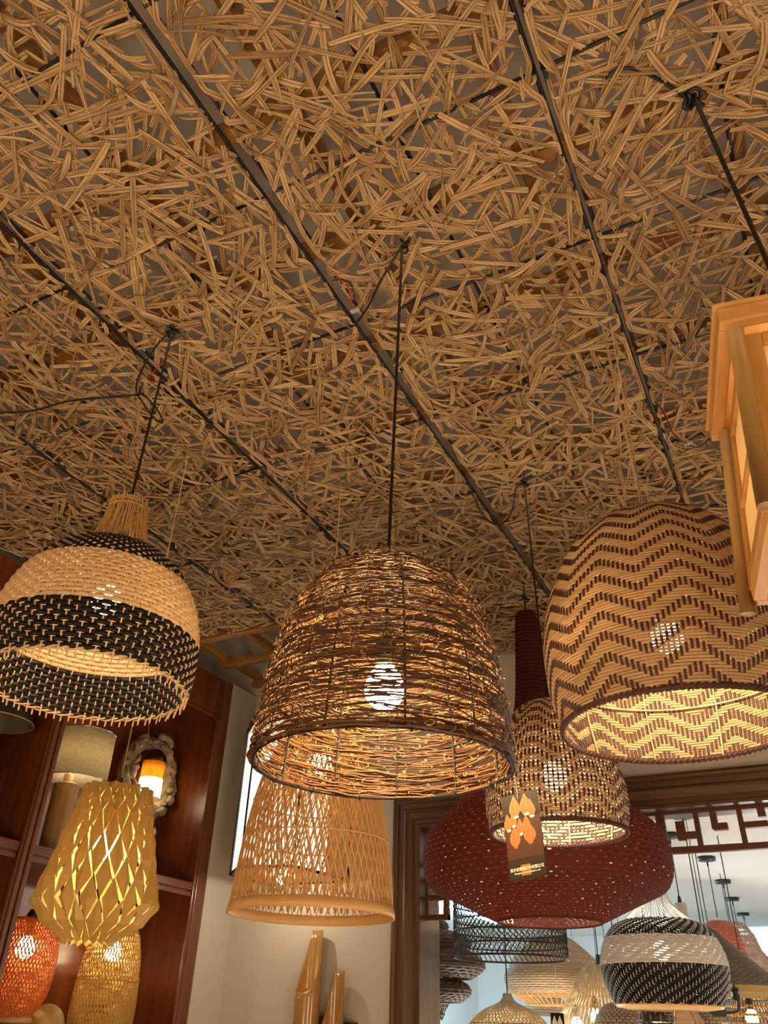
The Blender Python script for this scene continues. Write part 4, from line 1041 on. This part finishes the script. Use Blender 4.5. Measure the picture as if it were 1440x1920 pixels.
def back_room():
    # stacked dark tiers beside the jamb
    L = np.array([-2.16, 4.78, 1.635])
    r = thing('tiered_pendant_lamp', 'dark brown woven pendant of stacked tiers beside the doorway jamb', 'pendant lamp', L)
    tiers = [(.43, .50, .05, .13), (.335, .43, .15, .26), (.20, .335, .24, .335), (.085, .185, .19, .25), (0, .075, .085, .13)]
    for k, (z0, z1, ra, rb) in enumerate(tiers):
        pr = [(ra, z1), ((ra + rb) / 2 + .02, z1 - .25 * (z1 - z0)), (rb, z0 + .38 * (z1 - z0)), (rb * .80, z0)]
        if k == 4: pr = [(.13, z1), (.11, z1 * .6), (.09, 0)]
        pf = Prof(pr); ov = lambda i, j: (i + j) % 2 == 0; nr = 9 if k < 4 else 2
        b = MB(); weave_rows(b, pf, range(nr), nr, 56, ov, .003, 1.05 if k < 4 else .3, .004, 2); weave_stakes(b, pf, range(56 if k < 4 else 28), nr, 56 if k < 4 else 28, ov, .003, .006, .003, sub=1)
        b.build('tier', M['bk_brown'], r)
        b = MB(); ring(b, (0, 0, pf.p[-1][1]), pf.p[-1][0], .007); ring(b, (0, 0, pf.p[0][1]), pf.p[0][0], .006); b.build('tier_ring', M['bk_brown'], r)
    bulb(r, (0, 0, .2), .03, 'bulb_soft'); canopy_and_cord(r, None, .5)
    # open black rattan cylinder
    L = np.array([-1.500, 4.36, 1.895])
    r = thing('open_rattan_drum_lamp', 'open black rattan drum pendant with slanted sticks, below the rust-red lamp', 'pendant lamp', L)
    R = .285; zs = [0, .055, .115, .165, .235, .29]
    for z in zs: b = MB(); ring(b, (0, 0, z), R, .0055 if z in (0,) else .0042, 80); b.build('hoop', M['bk_black'], r)
    b = MB(); n = 64
    def pt(t, z): return (R * math.cos(t), R * math.sin(t), z)
    for i in range(n):
        t = i / n * 2 * PI; d = 2 * PI / n
        for za, zb, q in ((0, .055, 1.2), (.115, .165, 1.8), (.235, .29, 1.8)): tube(b, [pt(t, za), pt(t + d * q * .5, (za + zb) / 2), pt(t + d * q, zb)], .0026, 5)
        for za, zb in ((.055, .115), (.165, .235)):
            for sg in (1, -1): tube(b, [pt(t, za), pt(t + sg * d * .9, (za + zb) / 2), pt(t, zb)], .0026, 5)
    b.build('stick_weave', M['bk_black'], r)
    b = MB()
    for a in (0, PI / 2): tube(b, [(R * math.cos(a), R * math.sin(a), .29), (-R * math.cos(a), -R * math.sin(a), .29)], .003, 6)
    b.build('crossbar', M['bk_black'], r)
    bulb(r, (0, 0, .18), .03, 'bulb_soft'); canopy_and_cord(r, None, .29)
    # beige jar
    r, pf = basket('jar_pendant_lamp', 'beige woven jar pendant with a slatted glowing underside, behind the black drum', (-1.690, 5.76, 1.735),
        [(.075, .385), (.12, .37), (.20, .31), (.28, .235), (.325, .155), (.31, .085), (.285, .06)], 34, 84, 'bk_beige', 'bk_beige', bl=.17, fill=.95)
    b = MB()
    for i in range(44): t = i / 44 * 2 * PI; tube(b, [(.287 * math.cos(t), .287 * math.sin(t), .062), (.17 * math.cos(t), .17 * math.sin(t), .0)], .0042, 5)
    ring(b, (0, 0, 0), .17, .006); b.build('slatted_base', M['bamboo'], r)
    b = MB(); lathe(b, [(.245, .05), (.25, .20), (.245, .20)], n=48); b.build('inner_shade', M['bamboo_band'], r)
    # glowing fibre globes
    for lb, L, R in (('pale glowing fibre globe with two bulbs at the bottom edge, below the black drum', (-1.655, 4.72, 1.450), .265),):
        r = thing('fibre_globe_lamp', lb, 'pendant lamp', np.array(L))
        a = np.linspace(.28, PI * .8, 14); prof = [(.022, R * 1.16), (.035, R * 1.04)] + [(R * math.sin(x), R * math.cos(x)) for x in a]
        pf = Prof(prof); b = MB(); lattice(b, pf, 60, 1.3, .006, .001, 0, 1, ph=.1); lattice(b, Prof(pf.p * [.97, 1]), 50, 2.2, .005, .001, 0, 1); b.build('fibre_shell', M['bk_mesh'], r)
        for q in (.35, .55, .75): rr, zz, _, _ = pf.at(pf.L * q); b = MB(); ring(b, (0, 0, zz), rr, .0018); b.build('wire_hoop', M['iron'], r)
        bulb(r, (-.09, .0, .02), .035, 'bulb'); bulb(r, (.06, .03, .01), .035, 'bulb'); canopy_and_cord(r, None, R * 1.15)
    # banded basket, white and black
    L = np.array([-.722, 4.150, 1.700])
    r, pf = band_lamp('banded_pendant_lamp', 'black, white and black banded basket pendant in the back room, under a sheer fan neck', L,
        [(.14, .325), (.20, .300), (.240, .25), (.265, .18), (.267, .115), (.245, .045), (.228, .0)], 44, 110, [(0, 14), (14, 27), (27, 44)], peg=.0, wmats=('blackweave', 'bk_white', 'blackweave'), amp=.0026, fill=.98, sw=.0034, sub=2, smat='bk_white')
    b = MB(); n = 64
    for i in range(n):
        t = i / n * 2 * PI; P = spline([(.05, .50), (.055, .455), (.08, .39), (.15, .328)], 8)
        tube(b, np.stack([P[:, 0] * math.cos(t), P[:, 0] * math.sin(t), P[:, 1]], -1), .0013, 4)
    b.build('neck', M['bk_white'], r)
    b = MB(); lathe(b, [(.228, .0), (.218, -.012), (.16, -.02), (.155, -.012)], n=64); b.build('reed_skirt', M['bamboo'], r)
    bulb(r, (0, 0, .2), .035, 'bulb_white'); canopy_and_cord(r, None, .50, canopy=True)
    # terracotta dome, first of the row of ceiling roses
    L = np.array([-.700, 6.312, 1.80])
    r = thing('terracotta_dome_lamp', 'perforated terracotta double-dome pendant behind the banded basket', 'pendant lamp', L)
    pf = Prof([(.01, .455), (.07, .445), (.112, .40), (.130, .34), (.140, .27), (.165, .20), (.225, .09), (.27, .0)])
    ns, nt = 90, 160; q = np.linspace(0, pf.L, ns); R_, Z_, dr, dz = pf.at(q); t = np.arange(nt) / nt * 2 * PI
    V = np.stack([R_[:, None] * np.cos(t), R_[:, None] * np.sin(t), Z_[:, None] + 0 * t], -1); Q = gridq(ns, nt, False, True); iu, iv = Q[:, 0] // nt, Q[:, 0] % nt
    b = MB(); b.add(V, Q[~((iu % 4 == 1) & ((iv + 2 * (iu // 4)) % 4 == 0) & (iu > 14))]); b.build('pierced_dome', M['terra'], r)
    bulb(r, (0, 0, .25), .04, 'bulb_soft'); canopy_and_cord(r, None, .47, canopy=True)
    # scaly gourds under the farther roses
    base = np.array([-.724, 7.353, 1.62])
    r = thing('scaly_gourd_lamp', 'scaly pinkish woven gourd pendant, nearest behind the terracotta dome', 'pendant lamp', base, 'scaly gourd pendants in a row')
    pf = Prof([(.02, .72), (.08, .71), (.14, .64), (.17, .54), (.22, .42), (.31, .26), (.36, .12), (.34, .0)])
    b = MB(); nr_, nc_ = 26, 40
    for i in range(nr_):
        q = (i + .5) / nr_ * pf.L; R_, Z_, dr, dz = pf.at(q)
        for j in range(nc_):
            t = (j + .5 * (i % 2)) / nc_ * 2 * PI; w_ = R_ * PI / nc_ * .95; h_ = pf.L / nr_ * .8
            er = np.array([math.cos(t), math.sin(t), 0]); et = np.array([-math.sin(t), math.cos(t), 0]); ed = er * dr + np.array([0, 0, dz]); en = -er * dz + np.array([0, 0, dr]); c = er * R_ + np.array([0, 0, Z_])
            b.add([c - ed * h_, c + et * w_ + en * .002, c + ed * h_ + en * .014, c - et * w_ + en * .002, c + en * .012], None, None, [[0, 1, 4], [1, 2, 4], [2, 3, 4], [3, 0, 4]])
    b.build('scale_shell', strip_mat('pink_beige_scale', [(.40, .24, .17, 1), (.55, .38, .28, 1)], (.3, .15, .1, 1), .5, .25, .3), r, smooth=False)
    canopy_and_cord(r, None, .71, canopy=True)
    for off, lb in (((-.051, 1.006), 'scaly pinkish woven gourd pendant, middle of the three in a row'), ((-.078, 2.122), 'scaly pinkish woven gourd pendant, farthest of the three near the blue light')):
        c = r.copy(); COL.objects.link(c); c.location = (base[0] + off[0], base[1] + off[1], base[2]); c['label'] = lb
        for ch in r.children:
            d = ch.copy(); COL.objects.link(d); d.parent = c
    # cone hat
    L = np.array([-.635, 4.93, 1.800])
    r = thing('cone_hat_lamp', 'wide brown cone hat pendant with a yellow-lit underside, right of the banded basket', 'pendant lamp', L)
    pf = Prof([(.02, .27), (.06, .262), (.16, .17), (.32, .035), (.385, .0)]); ov = lambda i, j: (i + j) % 2 == 0
    b = MB(); weave_rows(b, pf, range(34), 34, 90, ov, .001, .98, .0016, 2); b.build('weave', strip_mat('smoked_rattan', [(.10, .06, .032, 1), (.14, .085, .045, 1)], (.06, .035, .02, 1), .5, .02, .5), r)
    b = MB(); lathe(b, [(.385, .0), (.372, -.026), (.34, -.028), (.05, .16)], n=64); b.build('lining', M['bamboo_y'], r)
    bulb(r, (0, 0, .07), .03, 'bulb_soft'); canopy_and_cord(r, None, .268)
    # sheer mesh jar with bulbs
    L = np.array([-1.31, 5.39, 1.43])
    r = thing('sheer_mesh_lamp', 'tall sheer mesh pendant with bare bulbs inside, left of the banded basket', 'pendant lamp', L)
    pf = Prof([(.05, .50), (.09, .495), (.13, .44), (.17, .36), (.24, .27), (.27, .20), (.27, .12), (.25, .0)])
    b = MB(); lattice(b, pf, 70, .5, .0042, .0008, 0, 1); lattice(b, Prof(pf.p * [.985, 1]), 60, .12, .004, .0008, 0, 1); b.build('mesh_shade', M['bk_mesh'], r)
    for q in (.3, .5, .7, .9): rr, zz, _, _ = pf.at(pf.L * q); b = MB(); ring(b, (0, 0, zz), rr, .003); b.build('hoop', M['stake'], r)
    for x_, y_, z_ in ((-.02, -.10, .24), (-.15, -.05, .20), (.09, .03, .06)): bulb(r, (x_, y_, z_), .032, 'bulb')
    b = MB(); lathe(b, [(.001, .56), (.014, .555), (.018, .51), (.05, .497), (.001, .497)], n=20); b.build('socket_cap', M['blackmetal'], r); canopy_and_cord(r, None, .55)
    # little concrete-coloured cylinder
    L = np.array([-.80, 5.45, 2.175])
    r = thing('small_cylinder_lamp', 'small grey-beige cylinder pendant on a thin cord above the banded basket', 'pendant lamp', L)
    b = MB(); lathe(b, [(.001, .085), (.03, .083), (.036, .075), (.036, 0), (.032, 0), (.032, .07), (.001, .07)], n=32); b.build('cylinder', plain('beige_concrete', (.45, .40, .31, 1), .7), r)
    b = MB(); lathe(b, [(.001, .125), (.008, .12), (.013, .085), (.001, .085)], n=16); b.build('strain_relief', M['blackmetal'], r); canopy_and_cord(r, None, .12, canopy=True)
    # black and chrome lamp arm
    q0 = at_y(1354, 1848, 4.45)
    r = thing('lamp_arm', 'black and chrome curved lamp arm with a bare socket, right of the banded basket', 'lamp arm', q0)
    A = lambda x, y: at_y(x, y, 4.45) - q0
    b = MB(); tube(b, [A(1378, 1852), A(1381, 1876)], .0165, 16); b.build('socket', M['blackmetal'], r)
    b = MB(); tube(b, [A(1373, 1845), A(1375, 1868)], .0125, 16); b.build('chrome_sleeve', M['chrome'], r)
    b = MB(); tube(b, spline([A(1382, 1874), A(1386, 1888), A(1381, 1896), A(1366, 1899), A(1345, 1900), A(1335, 1899), A(1328, 1893)], 24), .006, 8); b.build('arm', M['blackmetal'], r)
    b = MB(); c = A(1349, 1900); box(b, c - [.03, .02, .013], c + [.03, .02, .013]); bevel(b.build('hub', M['blackmetal'], r), .004)
    b = MB(); tube(b, [c, (c[0], c[1] + .0, 2.649 - q0[2])], .0022, 6); b.build('rod', M['blackmetal'], r)
    # second hang tag with its string
    q = at_y(1045, 1910, 4.30)
    r = thing('hang_tag', 'dark printed card on a long white string at the bottom edge, under the black drum', 'tag', q)
    b = MB(); box(b, (-.032, -.001, -.06), (.032, .001, .022)); b.build('card', M['card'], r, smooth=False)
    b = MB()
    for dx in (-.014, .012):
        V = []
        for tt in np.linspace(0, 1, 9): ww = .011 * math.sin(tt ** 1.4 * PI) + .001; V += [(dx - ww, -.0014, .012 - .05 * tt), (dx + ww, -.0014, .012 - .05 * tt)]
        b.add(V, gridq(9, 2))
    b.build('lamp_print', M['print_white'], r, smooth=False)['kind'] = 'stuff'
    b = MB(); tube(b, [(0, 0, .022), at_y(1041, 1812, 4.32) - q], .001, 5); b.build('string', M['bk_white'], r)
    # bottom row
    basket('bark_basket_lamp', 'rough grey bark-strip basket pendant under the banded basket, at the bottom edge', at_y(1238, 1960, 4.55), [(.02, .33), (.05, .325), (.075, .2), (.085, .0)], 12, 22, 'bk_brown', 'bk_beige', bl=None)
    basket('brown_basket_lamp', 'brown woven dome pendant at the bottom edge, left of the bark-strip basket', at_y(1178, 2000, 4.95), [(.02, .28), (.09, .26), (.145, .19), (.17, .08), (.17, 0)], 26, 60, 'bk_beige', 'bk_brown')
    basket('open_weave_basket_lamp', 'light brown net-like basket pendant at the bottom edge under the lamp arm', at_y(1372, 1990, 5.95), [(.14, .42), (.155, .40), (.16, .3), (.2, .2), (.22, .08), (.2, 0)], 26, 60, 'bk_beige', 'bk_brown', fill=.75)
    basket('striped_reed_lamp', 'reed shade with dark stripes and a bright bulb, in the lower right corner', at_y(1425, 1985, 5.5), [(.06, .33), (.09, .30), (.16, .15), (.2, 0)], 8, 50, 'bamboo_y', 'bk_brown', bl=.18, fill=.3)
    basket('speckled_shade_lamp', 'white speckled cylinder shade with dark dashes under the cone hat', at_y(1404, 1925, 6.9), [(.125, .27), (.13, .26), (.13, .1), (.13, .08)], 6, 26, 'bk_white', 'darkbar', fill=1.02)
    # pleated octagonal shade with a bulb beside it
    q = at_y(1275, 1915, 5.75)
    r = thing('octagon_reed_lamp', 'flat pinkish reed octagon pendant beside a bare bulb, at the bottom edge', 'pendant lamp', q)
    b = MB(); n = 8
    for z0, z1, ra, rb in ((.06, 0, .10, .145), (0, -.07, .145, .09)):
        V = [(R_ * math.cos(i / n * 2 * PI), R_ * math.sin(i / n * 2 * PI), z) for R_, z in ((ra, z0), (rb, z1)) for i in range(n)]
        b.add(V, [[i, (i + 1) % n, n + (i + 1) % n, n + i] for i in range(n)])
    b.build('reed_shell', wood_mat('pink_reed', (.36, .19, .11, 1), (.48, .28, .17, 1), 'X', 9, .6), r, smooth=False)
    b = MB()
    for i in range(n):
        for z0, z1, ra, rb in ((.06, 0, .10, .145), (0, -.07, .145, .09)): t = i / n * 2 * PI; tube(b, [(ra * math.cos(t), ra * math.sin(t), z0), (rb * math.cos(t), rb * math.sin(t), z1)], .002, 5)
    b.build('wire_frame', M['blackmetal'], r); bulb(r, (-.12, -.12, -.005), .035, 'bulb'); canopy_and_cord(r, None, .06)
    # a further row of small beige baskets deep in the room, seen between the nearer ones
    proto = None
    spots = [(-2.05, 7.2, 1.93), (-1.85, 7.9, 1.80), (-2.25, 8.3, 1.98), (-1.95, 9.0, 1.90), (-2.35, 9.6, 1.95), (-2.12, 6.9, 1.70)]
    labs = ['small beige basket pendant deep in the back room, below the mouth of the rust-red lamp', 'small beige basket pendant deep in the back room, behind the sheer mesh lamp', 'small beige basket pendant deep in the back room, its cord second from the left', 'small beige basket pendant deep in the back room, farther than the sheer mesh lamp', 'small beige basket pendant deepest in the back room', 'small beige basket pendant deep in the back room, hung lowest behind the jar']
    for k, (x, y, z) in enumerate(spots):
        if proto is None:
            proto, _ = basket('small_basket_lamp', labs[0], (x, y, z), [(.03, .2), (.08, .19), (.13, .13), (.15, .05), (.13, .0)], 14, 36, 'bk_beige', 'bk_beige', group='small basket pendants deep in the back room'); c = proto
            for ch in proto.children:
                if ch.name.startswith('cord'): ch['_'] = 0; del ch['_']
        else:
            c = proto.copy(); COL.objects.link(c); c.location = (x, y, z); c['label'] = labs[k]
            for ch in proto.children:
                d = ch.copy(); COL.objects.link(d); d.parent = c
                if d.name.startswith('cord'): d.scale.z = 1; d.location.z = 0; sz = (2.649 - z) / (2.649 - spots[0][2]); d.scale.z = sz; d.location.z = .198 * (1 - sz)
    # cold LED light in the cove on the back wall and over the left side
    ledm = glow('led_tube', (.30, .74, 1., 1), 420)
    b = MB(); tube(b, [(-1.2, 0, 0), (2.8, 0, 0)], .012, 8); o = b.build('led_tube', ledm); o.location = (0, 11.32, 2.36)
    tag(o, 'cold blue LED tube lying in the cove of the far back wall', 'LED light')
    b = MB(); tube(b, [(0, -1.6, 0), (0, 1.6, 0)], .012, 8); o = b.build('led_tube', ledm); o.location = (-3.35, 7.7, 2.60)
    tag(o, 'cold blue LED tube under the back room ceiling at the far left', 'LED light')
back_room()

# ================================================================== LIGHT
def point(name, loc, power, col, rad=.08):
    l = bpy.data.lights.new(name, 'POINT'); l.energy = power; l.color = col; l.shadow_soft_size = rad
    o = bpy.data.objects.new(name, l); o.location = loc; COL.objects.link(o); return o
WARM = (1., .72, .45)
# unseen warm fill standing in for the shop's other pendants around the viewer
point('shop_fill_light', (.15, -.5, .80), 66, WARM, .2)  # added low behind the viewer to light weave and slab from the front
point('shop_fill_light', (1.5, -.3, 1.7), 48, WARM, .2)
point('shop_fill_light', (-1.5, -.5, 1.5), 40, WARM, .2)
point('shop_fill_light', (-.5, 1.7, .9), 22, WARM, .2)
point('shop_fill_light', (1.6, 2.3, 1.6), 28, WARM, .2)
COOL = (1., .93, .84)
point('back_room_light', (-1.8, 5.2, 1.1), 40, COOL, .2)
point('back_room_light', (-.2, 7.0, 1.2), 60, COOL, .2)
point('back_room_light', (-2.8, 8.5, 1.4), 50, COOL, .2)
point('back_room_light', (.8, 5.0, 1.3), 35, COOL, .2)

w = bpy.data.worlds.new('world'); SC.world = w; w.use_nodes = True
w.node_tree.nodes['Background'].inputs[0].default_value = (1, .8, .6, 1); w.node_tree.nodes['Background'].inputs[1].default_value = .05
SC.view_settings.view_transform = 'Standard'; SC.view_settings.look = 'None'; SC.view_settings.exposure = 0; SC.view_settings.gamma = 1
SC.view_settings.use_curve_mapping = False
SC.cycles.use_denoising = True
SC.cycles.adaptive_threshold = .02; SC.cycles.max_bounces = 6; SC.cycles.diffuse_bounces = 3; SC.cycles.sample_clamp_indirect = 6
